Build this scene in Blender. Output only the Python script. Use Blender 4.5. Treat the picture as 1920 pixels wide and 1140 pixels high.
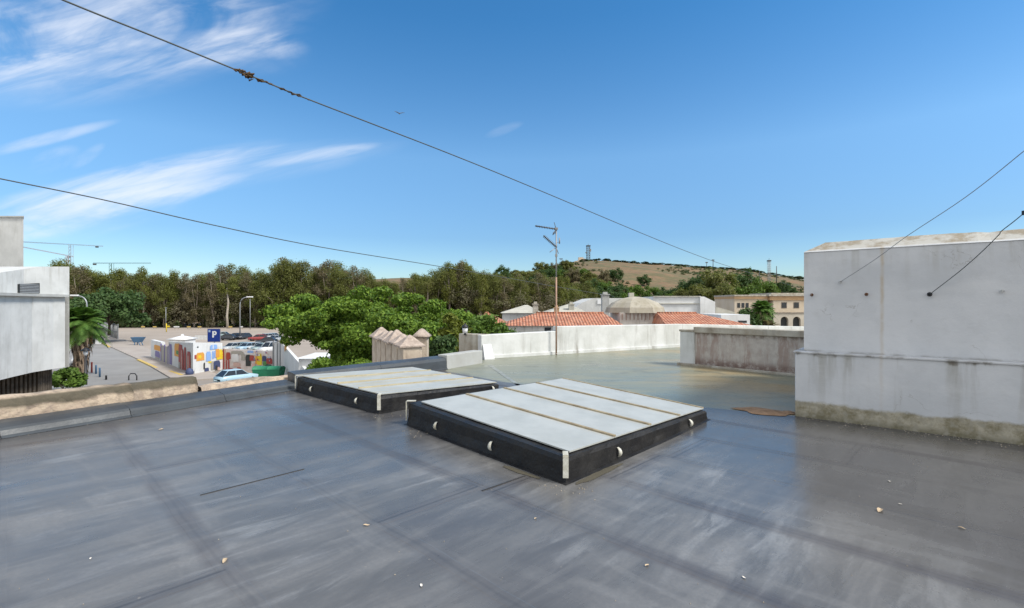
import bpy, math, random
import numpy as np
from math import radians as R, sin, cos, pi, sqrt
from mathutils import Vector, Matrix, noise as mnoise

# ---------------------------------------------------------------- camera, world, sun, exposure
S = bpy.context.scene
for o in list(bpy.data.objects): bpy.data.objects.remove(o)
col = S.collection
F = 915.0; CAMZ = 1.6
cam_d = bpy.data.cameras.new('camera'); cam = bpy.data.objects.new('camera', cam_d); col.objects.link(cam)
cam.location = (0, 0, CAMZ); cam.rotation_euler = (R(90), 0, 0)
cam_d.sensor_width = 36; cam_d.lens = F / 1920 * 36; cam_d.clip_start = .05; cam_d.clip_end = 6000
S.camera = cam
SUN_EL, SUN_AZ = 48.0, 112.0          # azimuth clockwise from +Y (the view direction)
sd = bpy.data.lights.new('sun', 'SUN'); sun = bpy.data.objects.new('sun', sd); col.objects.link(sun)
sd.energy = 2.0; sd.angle = R(14); sd.color = (1, .95, .87)
sdir = Vector((sin(R(SUN_AZ)) * cos(R(SUN_EL)), cos(R(SUN_AZ)) * cos(R(SUN_EL)), sin(R(SUN_EL))))
sun.rotation_euler = sdir.to_track_quat('Z', 'Y').to_euler()
S.view_settings.view_transform = 'Standard'; S.view_settings.look = 'None'
S.view_settings.gamma = 1; S.view_settings.exposure = 1.05

class NB:
    """small node-building helper"""
    def __init__(s, nt): s.nt = nt
    def n(s, t, **k):
        x = s.nt.nodes.new(t)
        for a, b in k.items(): setattr(x, a, b)
        return x
    def l(s, a, b): s.nt.links.new(a, b)
    def put(s, sock, v):
        if isinstance(v, bpy.types.NodeSocket): s.l(v, sock)
        elif v is not None:
            if isinstance(v, (tuple, list)) and len(v) == 3 and sock.type == 'RGBA': v = (*v, 1)
            sock.default_value = v
    def m(s, op, a, b=None, c=None, clamp=False):
        x = s.n('ShaderNodeMath', operation=op, use_clamp=clamp)
        s.put(x.inputs[0], a)
        if b is not None: s.put(x.inputs[1], b)
        if c is not None: s.put(x.inputs[2], c)
        return x.outputs[0]
    def mr(s, v, a, b, c=0., d=1.):
        x = s.n('ShaderNodeMapRange', interpolation_type='SMOOTHSTEP')
        s.put(x.inputs[0], v); s.put(x.inputs[1], a); s.put(x.inputs[2], b); s.put(x.inputs[3], c); s.put(x.inputs[4], d)
        return x.outputs[0]
    def mix(s, f, a, b, bt='MIX'):
        x = s.n('ShaderNodeMix', data_type='RGBA', blend_type=bt)
        s.put(x.inputs[0], f); s.put(x.inputs[6], a); s.put(x.inputs[7], b)
        return x.outputs[2]
    def noise(s, vec, scale, detail=4, rough=.55, dist=0.):
        x = s.n('ShaderNodeTexNoise')
        if vec is not None: s.l(vec, x.inputs['Vector'])
        x.inputs['Scale'].default_value = scale; x.inputs['Detail'].default_value = detail
        x.inputs['Roughness'].default_value = rough; x.inputs['Distortion'].default_value = dist
        return x.outputs[0]
    def xyz(s, vec):
        x = s.n('ShaderNodeSeparateXYZ'); s.l(vec, x.inputs[0]); return x.outputs
    def comb(s, a, b, c=0.):
        x = s.n('ShaderNodeCombineXYZ'); s.put(x.inputs[0], a); s.put(x.inputs[1], b); s.put(x.inputs[2], c); return x.outputs[0]
    def bump(s, h, strength=.3, dist=.02, normal=None):
        x = s.n('ShaderNodeBump'); s.l(h, x.inputs['Height'])
        x.inputs['Strength'].default_value = strength; x.inputs['Distance'].default_value = dist
        if normal is not None: s.l(normal, x.inputs['Normal'])
        return x.outputs[0]

world = bpy.data.worlds.new('World'); S.world = world; world.use_nodes = True
wt = world.node_tree; wt.nodes.clear(); b = NB(wt)
sky = b.n('ShaderNodeTexSky', sky_type='NISHITA', sun_disc=False)
sky.sun_elevation = R(SUN_EL); sky.sun_rotation = R(SUN_AZ); sky.air_density = 1.0; sky.dust_density = .35; sky.ozone_density = 1.6
tc = b.n('ShaderNodeTexCoord').outputs['Generated']
dx, dy, dz = b.xyz(tc)
ys = b.m('MAXIMUM', dy, .08)
u = b.m('DIVIDE', dx, ys); w = b.m('DIVIDE', dz, ys)
def wn(ang, sa, sb, det=7, dist=.8, off=0):
    c, s_ = cos(R(ang)), sin(R(ang))
    a = b.m('ADD', b.m('MULTIPLY', u, c), b.m('MULTIPLY', w, s_))
    d = b.m('SUBTRACT', b.m('MULTIPLY', w, c), b.m('MULTIPLY', u, s_))
    return b.noise(b.comb(b.m('MULTIPLY', a, sa), b.m('MULTIPLY', d, sb), off), 1.0, det, .6, dist)
streak = b.mr(wn(14, 2.2, 13, 7, .9, 3.3), .33, .70)
soft = b.mr(wn(8, 3.2, 8, 6, .7, 9.1), .30, .68)
tot = None
for px, py, ex, ey, ang, st, kind in [
        (60, 60, 260, 90, 10, 1.15, 'soft'), (250, 70, 330, 100, 12, .75, 'soft'), (290, 105, 260, 34, 9, .75, 'streak'),
        (480, 80, 90, 26, -8, .7, 'streak'), (430, 55, 150, 70, -15, .35, 'soft'),
        (95, 395, 190, 46, 14, .9, 'soft'), (235, 342, 270, 30, 14, 1.2, 'streak'), (290, 370, 160, 20, 13, 1.2, 'streak'),
        (150, 405, 230, 40, 12, .6, 'soft'), (100, 300, 50, 20, 20, .75, 'soft'), (165, 292, 35, 12, 35, .5, 'soft'),
        (80, 262, 130, 12, 14, .5, 'streak'), (590, 290, 110, 13, 9, .75, 'streak'), (400, 325, 320, 34, 9, .25, 'streak'),
        (945, 243, 35, 9, 20, .25, 'soft'), (2600, 300, 500, 120, 10, .6, 'soft')]:
    u0, w0 = (px - 960) / F, (570 - py) / F; c, s_ = cos(R(ang)), sin(R(ang))
    du = b.m('SUBTRACT', u, u0); dw = b.m('SUBTRACT', w, w0)
    a_ = b.m('DIVIDE', b.m('ADD', b.m('MULTIPLY', du, c), b.m('MULTIPLY', dw, s_)), ex / F)
    b_ = b.m('DIVIDE', b.m('SUBTRACT', b.m('MULTIPLY', dw, c), b.m('MULTIPLY', du, s_)), ey / F)
    r2 = b.m('ADD', b.m('MULTIPLY', a_, a_), b.m('MULTIPLY', b_, b_))
    mk = b.m('MULTIPLY', b.mr(r2, 1.5, 0., 0., st), streak if kind == 'streak' else b.m('MULTIPLY', soft, b.m('ADD', b.m('MULTIPLY', streak, .40), .55)))
    tot = mk if tot is None else b.m('ADD', tot, mk)
tot = b.m('MULTIPLY', b.m('SUBTRACT', 1., b.m('POWER', 2.718, b.m('MULTIPLY', tot, -1.25))), b.mr(dy, .05, .2))
tot = b.m('MULTIPLY', tot, b.mr(wn(17, 3.2, 24, 8, .7, 12.7), .28, .62, .35, 1.15))
hsv = b.n('ShaderNodeHueSaturation'); b.l(sky.outputs[0], hsv.inputs['Color'])
hsv.inputs['Saturation'].default_value = 1.22; hsv.inputs['Value'].default_value = 1.0
rp = b.n('ShaderNodeValToRGB'); b.l(b.m('DIVIDE', dz, .6, clamp=True), rp.inputs[0]); cr = rp.color_ramp
cr.elements[0].position = 0.; cr.elements[0].color = (.50, .60, .70, 1); cr.elements[1].position = 1.; cr.elements[1].color = (.40, .76, .86, 1)
for po, cl_ in ((.22, (.50, .60, .70, 1)), (.47, (.80, .88, .88, 1)), (.84, (.44, .77, .86, 1))):
    el_ = cr.elements.new(po); el_.color = cl_
skyc = b.mix(1., hsv.outputs[0], rp.outputs[0], 'MULTIPLY')
cc = b.mix(b.m('MULTIPLY', tot, .74), skyc, (4.7, 4.9, 5.3))
# broken cloud overhead and behind the camera: that is what lights the roof so evenly
cn = b.mr(b.noise(tc, 2.2, 7, .6, .4), .36, .6, .45, 1.)
cover = b.m('MAXIMUM', b.mr(dy, .12, -.35), b.m('MULTIPLY', b.mr(dz, .66, .9), .8))
cc = b.mix(b.m('MULTIPLY', cover, cn), cc, (6.4, 6.25, 6.0))
bg = b.n('ShaderNodeBackground'); b.l(cc, bg.inputs[0]); bg.inputs[1].default_value = .1
out = b.n('ShaderNodeOutputWorld'); b.l(bg.outputs[0], out.inputs[0])

# ---------------------------------------------------------------- helpers
def P(px, py, d): return Vector(((px - 960) / F * d, d, CAMZ + (570 - py) / F * d))
def G(px, py, z=0.):
    d = F * (CAMZ - z) / (py - 570); return Vector(((px - 960) / F * d, d, z))
def PX(px, d): return (px - 960) / F * d
def PZ(py, d): return CAMZ + (570 - py) / F * d

def tag(o, label=None, cat=None, group=None, kind=None):
    if label: o['label'] = label
    if cat: o['category'] = cat
    if group: o['group'] = group
    if kind: o['kind'] = kind
    return o
def thing(name, label, cat, loc=(0, 0, 0), rz=0., group=None):
    o = bpy.data.objects.new(name, None); col.objects.link(o); o.empty_display_size = .2
    o.location = loc; o.rotation_euler = (0, 0, rz); return tag(o, label, cat, group)

class MB:
    def __init__(s, off=(0, 0, 0)): s.v = []; s.f = []; s.mi = []; s.off = Vector(off); s.sm = []
    def add(s, vs, fs, m=0, smooth=False):
        k = len(s.v); s.v += [tuple(Vector(p) - s.off) for p in vs]
        s.f += [tuple(i + k for i in f) for f in fs]; s.mi += [m] * len(fs); s.sm += [smooth] * len(fs)
        return s
    def box(s, c, size, rz=0., m=0):
        hx, hy, hz = (q / 2 for q in size); cr, sr = cos(rz), sin(rz); vs = []
        for z in (-hz, hz):
            for x, y in ((-hx, -hy), (hx, -hy), (hx, hy), (-hx, hy)):
                vs.append((c[0] + x * cr - y * sr, c[1] + x * sr + y * cr, c[2] + z))
        return s.add(vs, [(0, 3, 2, 1), (4, 5, 6, 7), (0, 1, 5, 4), (1, 2, 6, 5), (2, 3, 7, 6), (3, 0, 4, 7)], m)
    def bb(s, a, c, m=0):
        return s.box([(a[i] + c[i]) / 2 for i in range(3)], [abs(c[i] - a[i]) for i in range(3)], 0, m)
    def prism(s, pts, z0, z1, m=0):
        n = len(pts)
        ar = sum(pts[i][0] * pts[(i + 1) % n][1] - pts[(i + 1) % n][0] * pts[i][1] for i in range(n))
        if ar < 0: pts = pts[::-1]
        zt = (lambda i: z1[i] if isinstance(z1, (list, tuple)) else z1)
        if ar < 0 and isinstance(z1, (list, tuple)): z1 = list(z1)[::-1]
        zb = (lambda i: z0[i] if isinstance(z0, (list, tuple)) else z0)
        if ar < 0 and isinstance(z0, (list, tuple)): z0 = list(z0)[::-1]
        vs = [(p[0], p[1], zb(i)) for i, p in enumerate(pts)] + [(p[0], p[1], zt(i)) for i, p in enumerate(pts)]
        fs = [tuple(range(n - 1, -1, -1)), tuple(range(n, 2 * n))] + [(i, (i + 1) % n, n + (i + 1) % n, n + i) for i in range(n)]
        return s.add(vs, fs, m)
    def tube(s, pts, r, seg=6, m=0, caps=True):
        pts = [Vector(p) for p in pts]; n = len(pts); rr = r if isinstance(r, (list, tuple)) else [r] * n
        vs = []; up = Vector((0, 0, 1))
        for i, p in enumerate(pts):
            t = (pts[min(i + 1, n - 1)] - pts[max(i - 1, 0)]).normalized()
            if t.length < .5: t = up
            a = t.cross(up if abs(t.z) < .95 else Vector((1, 0, 0))).normalized(); c = t.cross(a)
            for k in range(seg):
                q = 2 * pi * k / seg; vs.append(p + (a * cos(q) + c * sin(q)) * rr[i])
        fs = [(i * seg + k, i * seg + (k + 1) % seg, (i + 1) * seg + (k + 1) % seg, (i + 1) * seg + k) for i in range(n - 1) for k in range(seg)]
        if caps: fs += [tuple(range(seg - 1, -1, -1)), tuple((n - 1) * seg + k for k in range(seg))]
        return s.add(vs, fs, m, True)
    def bar(s, a, c, r, m=0): return s.tube([a, c], r, 5, m)
    def quad(s, *p, m=0): return s.add(p, [tuple(range(len(p)))], m)
    def lathe(s, c, prof, seg=16, m=0, ph=0.):
        vs = [(c[0] + r * cos(2 * pi * k / seg + ph), c[1] + r * sin(2 * pi * k / seg + ph), c[2] + z) for r, z in prof for k in range(seg)]
        n = len(prof)
        fs = [(i * seg + k, i * seg + (k + 1) % seg, (i + 1) * seg + (k + 1) % seg, (i + 1) * seg + k) for i in range(n - 1) for k in range(seg)]
        fs += [tuple(range(seg - 1, -1, -1)), tuple((n - 1) * seg + k for k in range(seg))]
        return s.add(vs, fs, m, True)
    def build(s, name, mats, parent=None, loc=None, rz=0., bevel=0.):
        me = bpy.data.meshes.new(name); me.from_pydata(s.v, [], s.f)
        for q in (mats if isinstance(mats, (list, tuple)) else [mats]): me.materials.append(q)
        me.polygons.foreach_set('material_index', s.mi); me.polygons.foreach_set('use_smooth', s.sm); me.update()
        o = bpy.data.objects.new(name, me); col.objects.link(o)
        if parent: o.parent = parent
        if loc is not None: o.location = loc; o.rotation_euler = (0, 0, rz)
        if bevel:
            bm = o.modifiers.new('bevel', 'BEVEL'); bm.width = bevel; bm.segments = 2; bm.limit_method = 'ANGLE'
        return o
def copy_tree(o, parent=None):
    c = o.copy(); col.objects.link(c); c.parent = parent
    for ch in list(o.children): copy_tree(ch, c)
    return c

# ---------------------------------------------------------------- materials
def newmat(name):
    m = bpy.data.materials.new(name); m.use_nodes = True; nt = m.node_tree; nt.nodes.clear(); n = NB(nt)
    p = n.n('ShaderNodeBsdfPrincipled'); o = n.n('ShaderNodeOutputMaterial'); n.l(p.outputs[0], o.inputs[0])
    n.p = p; n.tc = n.n('ShaderNodeTexCoord').outputs['Object']
    return m, n
def pm(name, c1, c2=None, scale=3., rough=.7, bump=.15, bscale=None, metal=0., stain=None, stain_amt=.5, bd=.01, spec=.5):
    m, n = newmat(name); c2 = c2 or tuple(x * .75 for x in c1)
    f = n.mr(n.noise(n.tc, scale, 6, .6), .3, .7)
    c = n.mix(f, c1, c2)
    if stain:
        x, y, z = n.xyz(n.tc)
        v = n.comb(n.m('MULTIPLY', x, 3.), n.m('MULTIPLY', y, 3.), n.m('MULTIPLY', z, .35))
        sf = n.mr(n.noise(v, 1.3, 7, .65, .3), .5, .78)
        sf2 = n.mr(n.noise(n.tc, .8, 4, .6), .35, .65)
        c = n.mix(n.m('MULTIPLY', n.m('MULTIPLY', sf, stain_amt), n.m('ADD', n.m('MULTIPLY', sf2, .8), .25), clamp=True), c, stain)
    n.put(n.p.inputs['Base Color'], c); n.p.inputs['Metallic'].default_value = metal
    n.put(n.p.inputs['Roughness'], n.mr(f, 0, 1, rough, min(1, rough + .12)))
    n.p.inputs['Specular IOR Level'].default_value = spec
    if bump: n.l(n.bump(n.noise(n.tc, bscale or scale * 6, 6, .65), bump, bd), n.p.inputs['Normal'])
    return m
def flat(name, c, rough=.5, metal=0.): return pm(name, c, tuple(x * .86 for x in c), 8., rough, .05, metal=metal)

def mat_deck():
    m, n = newmat('bitumen_membrane'); x, y, z = n.xyz(n.tc)
    U = n.m('SUBTRACT', n.m('MULTIPLY', x, .719), n.m('MULTIPLY', y, .695))
    V = n.m('ADD', n.m('MULTIPLY', x, .695), n.m('MULTIPLY', y, .719))
    wob = n.m('MULTIPLY', n.m('SUBTRACT', n.noise(n.tc, .7, 3), .5), .12)
    Vw = n.m('ADD', V, wob)
    q = n.m('DIVIDE', n.m('SUBTRACT', Vw, .92), .97)
    fr = n.m('ABSOLUTE', n.m('SUBTRACT', n.m('FRACT', n.m('ADD', q, .5)), .5))
    idx = n.m('FLOOR', n.m('ADD', q, .0))
    nb = n.noise(n.comb(n.m('MULTIPLY', U, .9), n.m('MULTIPLY', V, .9)), 1.1, 4)
    band = n.m('MULTIPLY', n.mr(fr, .125, .045), n.mr(nb, .35, .62, .1, 1.))
    wh2 = n.n('ShaderNodeTexWhiteNoise', noise_dimensions='1D'); n.l(n.m('FLOOR', n.m('ADD', q, .5)), wh2.inputs['W']); band = n.m('MULTIPLY', band, n.mr(wh2.outputs[0], 0., 1., .25, 1.))
    line = n.mr(fr, .018, .004)
    wh = n.n('ShaderNodeTexWhiteNoise', noise_dimensions='1D'); n.l(idx, wh.inputs['W'])
    uu = n.m('ADD', U, n.m('MULTIPLY', wh.outputs[0], 6.))
    fu = n.m('ABSOLUTE', n.m('SUBTRACT', n.m('FRACT', n.m('DIVIDE', uu, 4.6)), .5))
    eline = n.mr(fu, .0035, .0012); eband = n.mr(fu, .022, .014)
    # streaks across the rolls (brush / water marks)
    st = n.noise(n.comb(n.m('MULTIPLY', U, 2.6), n.m('MULTIPLY', V, .55), 2.), 1.6, 7, .62, .5)
    st2 = n.noise(n.comb(n.m('MULTIPLY', U, .7), n.m('MULTIPLY', V, 3.2), 7.), 1.2, 6, .6, .4)
    big = n.noise(n.tc, .55, 4, .55, .3)
    fine = n.noise(n.tc, 38., 5, .7)
    c = n.mix(n.mr(st, .35, .7), (.104, .101, .096), (.172, .168, .161))
    c = n.mix(n.m('MULTIPLY', n.mr(st2, .50, .72), .5), c, (.225, .222, .216))
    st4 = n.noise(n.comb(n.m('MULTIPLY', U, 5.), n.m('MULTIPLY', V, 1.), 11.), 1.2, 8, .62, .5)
    c = n.mix(n.m('MULTIPLY', n.m('MULTIPLY', n.mr(st4, .50, .66), n.m('MAXIMUM', n.mr(n.noise(n.tc, .9, 3), .46, .62), n.m('MULTIPLY', n.m('MULTIPLY', n.mr(x, .2, 1.5), n.mr(x, 2.9, 2.0)), .7))), n.mr(x, 3.4, 1.8, .05, .55)), c, (.30, .30, .295))  # pale mineral streaks, boosted left of the block to paint the wet glare
    st3 = n.noise(n.comb(n.m('MULTIPLY', U, 3.5), n.m('MULTIPLY', V, .8), 5.), 1.1, 8, .65, .8)
    c = n.mix(n.m('MULTIPLY', n.m('MULTIPLY', n.mr(st3, .54, .70), n.mr(big, .62, .45)), .35), c, (.27, .27, .27))
    c = n.mix(n.m('MULTIPLY', n.mr(big, .42, .68), .5), c, (.062, .061, .065))
    c = n.mix(n.m('MULTIPLY', n.m('MAXIMUM', band, n.m('MULTIPLY', eband, .5)), .60), c, (.048, .041, .045))
    c = n.mix(n.m('MULTIPLY', n.m('MAXIMUM', n.m('MULTIPLY', line, .25), n.m('MULTIPLY', eline, .7)), .7), c, (.018, .018, .02))
    c = n.mix(n.m('MULTIPLY', n.mr(fine, .35, .7), .35), c, (.10, .102, .105))
    block_refl = n.m('MULTIPLY', n.mr(n.m('ADD', n.m('SUBTRACT', x, n.m('MULTIPLY', n.m('SUBTRACT', 7., y), .18)), n.m('MULTIPLY', n.m('SUBTRACT', big, .5), .8)), 1.5, 2.7), .62)  # dark reflection of the stair block painted into the colour
    far_refl = n.m('MULTIPLY', n.m('MULTIPLY', n.mr(n.m('ADD', y, n.m('MULTIPLY', n.m('SUBTRACT', big, .5), 3.)), 4.7, 6.3), n.m('MULTIPLY', n.mr(x, -4.4, -2.6), n.mr(x, 2.4, .8))), .62)  # far band darkened: grazing reflection of the trees painted into the colour
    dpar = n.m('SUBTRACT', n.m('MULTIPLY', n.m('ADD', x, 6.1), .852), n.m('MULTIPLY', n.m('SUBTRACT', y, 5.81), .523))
    edge_dark = n.m('MULTIPLY', n.mr(n.m('ADD', dpar, n.m('MULTIPLY', n.m('SUBTRACT', big, .5), 1.2)), 1.0, .1), .6)  # membrane gets darker towards the parapet
    c = n.mix(n.m('MAXIMUM', edge_dark, n.m('MAXIMUM', block_refl, far_refl)), c, (.045, .044, .046))
    # small bits of dust
    sp = n.mr(n.noise(n.tc, 22., 2, .5), .74, .78)
    c = n.mix(n.m('MULTIPLY', sp, .35), c, (.3, .27, .22))
    n.put(n.p.inputs['Base Color'], c)
    # wetter towards the stair block and the skylight kerbs
    wet = n.m('ADD', n.mr(x, -2.5, 2.6, 0., .32), n.m('MULTIPLY', n.mr(big, .35, .65), .45), clamp=True)
    rg = n.m('SUBTRACT', .38, n.m('MULTIPLY', wet, .22))
    rg = n.m('ADD', rg, n.m('MULTIPLY', n.m('SUBTRACT', st, .5), .34))
    rg = n.m('ADD', rg, n.m('MULTIPLY', n.m('SUBTRACT', st2, .5), .22))
    rg = n.m('ADD', rg, n.m('MULTIPLY', band, .07))
    n.put(n.p.inputs['Roughness'], n.m('MAXIMUM', rg, .19))
    n.p.inputs['Specular IOR Level'].default_value = .62
    h = n.m('ADD', n.m('MULTIPLY', n.mr(fr, .055, .045), .7), n.m('MULTIPLY', n.mr(fu, .014, .012), .7))
    nrm = n.bump(h, .35, .006)
    nrm = n.bump(n.noise(n.tc, 1.6, 3), .10, .05, nrm)
    nrm = n.bump(fine, .16, .003, nrm)
    n.p.inputs['Specular Tint'].default_value = (1., .92, .83, 1)
    n.l(nrm, n.p.inputs['Normal']); return m

def mat_terrace():
    m, n = newmat('terrace_coating'); x, y, z = n.xyz(n.tc)
    st = n.noise(n.comb(n.m('MULTIPLY', x, .35), n.m('MULTIPLY', y, 1.6)), 1.5, 7, .6, .6)
    big = n.noise(n.tc, .33, 4)
    c = n.mix(n.mr(st, .35, .7), (.165, .18, .135), (.25, .255, .195))
    oc = n.m('MULTIPLY', n.mr(big, .45, .62), n.mr(x, 1.5, 6.))
    c = n.mix(n.m('MULTIPLY', oc, .75), c, (.34, .24, .11))
    c = n.mix(n.m('MULTIPLY', n.mr(n.noise(n.tc, 1.1, 6), .55, .7), .4), c, (.08, .085, .075))
    n.put(n.p.inputs['Base Color'], c)
    n.put(n.p.inputs['Roughness'], n.mr(st, .3, .7, .24, .50)); n.p.inputs['Specular IOR Level'].default_value = .35
    n.l(n.bump(n.noise(n.tc, 3., 5), .12, .02), n.p.inputs['Normal']); return m

def mat_rubble():
    m, n = newmat('rubble_stone')
    vo = n.n('ShaderNodeTexVoronoi', feature='F1'); vo.inputs['Scale'].default_value = 9.
    wv = n.n('ShaderNodeVectorMath', operation='ADD'); n.l(n.tc, wv.inputs[0])
    nz = n.n('ShaderNodeTexNoise'); nz.inputs['Scale'].default_value = 5.; n.l(n.tc, nz.inputs['Vector'])
    sc = n.n('ShaderNodeVectorMath', operation='SCALE'); n.l(nz.outputs[1], sc.inputs[0]); sc.inputs['Scale'].default_value = .18
    n.l(sc.outputs[0], wv.inputs[1]); n.l(wv.outputs[0], vo.inputs['Vector'])
    x, y, z = n.xyz(n.tc)
    c = n.mix(vo.outputs['Color'], (.46, .36, .27), (.27, .21, .165))
    c = n.mix(n.m('MULTIPLY', n.mr(n.noise(n.tc, 7., 8, .7), .42, .6), .8), c, (.52, .42, .31))
    c = n.mix(n.mr(vo.outputs['Distance'], .55, .95, 0., .55), c, (.20, .165, .13))
    mo = n.m('MULTIPLY', n.mr(n.m('ADD', z, n.m('MULTIPLY', n.m('SUBTRACT', n.noise(n.tc, 2.2, 5), .5), .16)), .25, .31), n.mr(z, .425, .385))
    c = n.mix(n.m('MULTIPLY', mo, .9), c, (.065, .058, .038))
    c = n.mix(n.m('MULTIPLY', n.mr(n.noise(n.tc, 1.1, 6, .6), .57, .68), .6), c, (.10, .09, .065))
    n.put(n.p.inputs['Base Color'], c); n.p.inputs['Roughness'].default_value = .92
    n.l(n.bump(n.m('ADD', n.m('MULTIPLY', vo.outputs['Distance'], -.8), n.noise(n.tc, 20., 6, .7)), .8, .03), n.p.inputs['Normal']); return m

def mat_stair():
    # local x along the wall, z up
    m, n = newmat('painted_render'); x, y, z = n.xyz(n.tc)
    c = n.mix(n.mr(n.noise(n.tc, 1.3, 6), .3, .7), (.60, .61, .62), (.50, .515, .53))
    c = n.mix(n.m('MULTIPLY', n.mr(n.noise(n.tc, 7., 6, .7), .5, .75), .25), c, (.42, .42, .41))
    vs = n.comb(n.m('MULTIPLY', x, 5.), n.m('MULTIPLY', y, 5.), n.m('MULTIPLY', z, .5))
    stn = n.noise(vs, 1., 7, .6, .2)
    up = n.mr(z, .90, .96)
    # dirty runs down from the ledge on the plinth
    low = n.m('MULTIPLY', n.m('MULTIPLY', n.mr(stn, .50, .68), n.mr(z, .1, .9, .2, 1.)), n.m('SUBTRACT', 1., up))
    c = n.mix(n.m('MULTIPLY', low, .6), c, (.30, .29, .25))
    led = n.m('MULTIPLY', n.mr(n.m('ADD', z, n.m('MULTIPLY', n.m('SUBTRACT', stn, .5), .22)), .87, .91), n.m('SUBTRACT', 1., up))
    c = n.mix(n.m('MULTIPLY', n.m('MULTIPLY', led, n.mr(n.noise(n.tc, 5., 5), .42, .6, .15, 1.)), .8), c, (.11, .09, .06))
    tp = n.m('MULTIPLY', n.m('MULTIPLY', n.mr(z, 1.75, 2.33), n.mr(z, 2.345, 2.335)), n.mr(stn, .48, .66))
    c = n.mix(n.m('MULTIPLY', tp, .45), c, (.36, .35, .31))
    vc = n.n('ShaderNodeTexVoronoi', feature='DISTANCE_TO_EDGE'); vc.inputs['Scale'].default_value = 1.1
    wv = n.n('ShaderNodeVectorMath', operation='ADD'); nz = n.n('ShaderNodeTexNoise'); nz.inputs['Scale'].default_value = 2.4; nz.inputs['Detail'].default_value = 6; n.l(n.tc, nz.inputs['Vector']); n.l(n.tc, wv.inputs[0]); n.l(nz.outputs[1], wv.inputs[1]); n.l(wv.outputs[0], vc.inputs['Vector'])
    c = n.mix(n.m('MULTIPLY', n.m('MULTIPLY', n.mr(vc.outputs[0], .006, .001), n.mr(n.noise(n.tc, 1.7, 3), .5, .62)), .55), c, (.30, .29, .27))
    c = n.mix(n.m('MULTIPLY', n.mr(n.noise(n.comb(n.m('MULTIPLY', x, .8), y, n.m('MULTIPLY', z, 3.)), 1.6, 7, .6), .5, .7), .3), c, (.66, .665, .665))
    # rust run
    rx = n.m('ABSOLUTE', n.m('SUBTRACT', n.m('ADD', x, n.m('MULTIPLY', n.noise(n.comb(0., 0., z), 3., 3), .05)), 1.01))
    ru = n.m('MULTIPLY', n.m('MULTIPLY', n.mr(rx, .034, .0), n.mr(n.noise(n.tc, 6., 6), .3, .6, .45, 1.)), n.mr(z, .05, 2.4, .12, 1.))
    c = n.mix(n.m('MULTIPLY', ru, .6), c, (.40, .28, .12))
    # bare mossy concrete at the foot
    ft = n.mr(n.m('ADD', z, n.m('MULTIPLY', n.m('SUBTRACT', n.noise(n.tc, 2.2, 9, .7), .5), .20)), .25, .20)
    fc = n.mix(n.mr(n.noise(n.tc, 5., 9, .75), .38, .62), (.42, .385, .30), (.20, .175, .105))
    fc = n.mix(n.mr(z, .10, .0, 0., .7), fc, (.13, .12, .075))
    fc = n.mix(n.mr(n.noise(n.tc, 14., 5), .45, .7), fc, (.30, .28, .22))
    c = n.mix(ft, c, fc)
    # weathered coping
    cp = n.mr(z, 2.345, 2.38)
    cf = n.mix(n.mr(n.noise(n.tc, 5., 7, .7), .4, .62), (.42, .41, .37), (.26, .22, .16))
    c = n.mix(cp, c, cf)
    n.put(n.p.inputs['Base Color'], c); n.p.inputs['Roughness'].default_value = .82
    h = n.m('ADD', n.noise(n.tc, 9., 7, .7), n.m('MULTIPLY', n.noise(n.tc, 1.4, 3), 1.8))
    n.l(n.bump(h, .35, .014), n.p.inputs['Normal']); return m

def mat_tiles(ang=0.):
    m, n = newmat('roof_tiles'); x, y, z = n.xyz(n.tc)
    t = n.m('SINE', n.m('MULTIPLY', x, 2 * pi / .24))
    r = n.m('SINE', n.m('MULTIPLY', n.m('ADD', y, n.m('MULTIPLY', n.noise(n.tc, 6.), .2)), 2 * pi / .4))
    c = n.mix(n.mr(n.noise(n.tc, 1.3, 6, .7), .35, .65), (.50, .19, .10), (.33, .12, .07))
    c = n.mix(n.m('MULTIPLY', n.mr(n.noise(n.tc, 3.5, 4, .7), .46, .62), .75), c, (.58, .33, .22))
    c = n.mix(n.mr(t, -.3, -.95, 0., .32), c, (.16, .06, .04))
    c = n.mix(n.mr(r, -.6, -1., 0., .3), c, (.16, .06, .04))
    n.put(n.p.inputs['Base Color'], c); n.p.inputs['Roughness'].default_value = .85
    n.l(n.bump(t, .8, .05), n.p.inputs['Normal']); return m

def mat_leaf(name, ca, cb, cc_, patch=.5, trans=.25):
    m, n = newmat(name)
    geo = n.n('ShaderNodeNewGeometry'); rnd = geo.outputs['Random Per Island']
    c = n.mix(rnd, ca, cb)
    c = n.mix(n.mr(n.noise(n.tc, patch, 3), .4, .62), c, n.mix(rnd, cc_, cb))
    n.put(n.p.inputs['Base Color'], c); n.p.inputs['Roughness'].default_value = .6; n.p.inputs['Specular IOR Level'].default_value = .25
    tr = n.n('ShaderNodeBsdfTranslucent'); n.l(n.mix(1., c, (1.15, 1.2, .7), 'MULTIPLY'), tr.inputs[0])
    mx = n.n('ShaderNodeMixShader'); mx.inputs[0].default_value = trans
    n.l(n.p.outputs[0], mx.inputs[1]); n.l(tr.outputs[0], mx.inputs[2])
    o = [q for q in n.nt.nodes if q.type == 'OUTPUT_MATERIAL'][0]; n.l(mx.outputs[0], o.inputs[0]); return m

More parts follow.
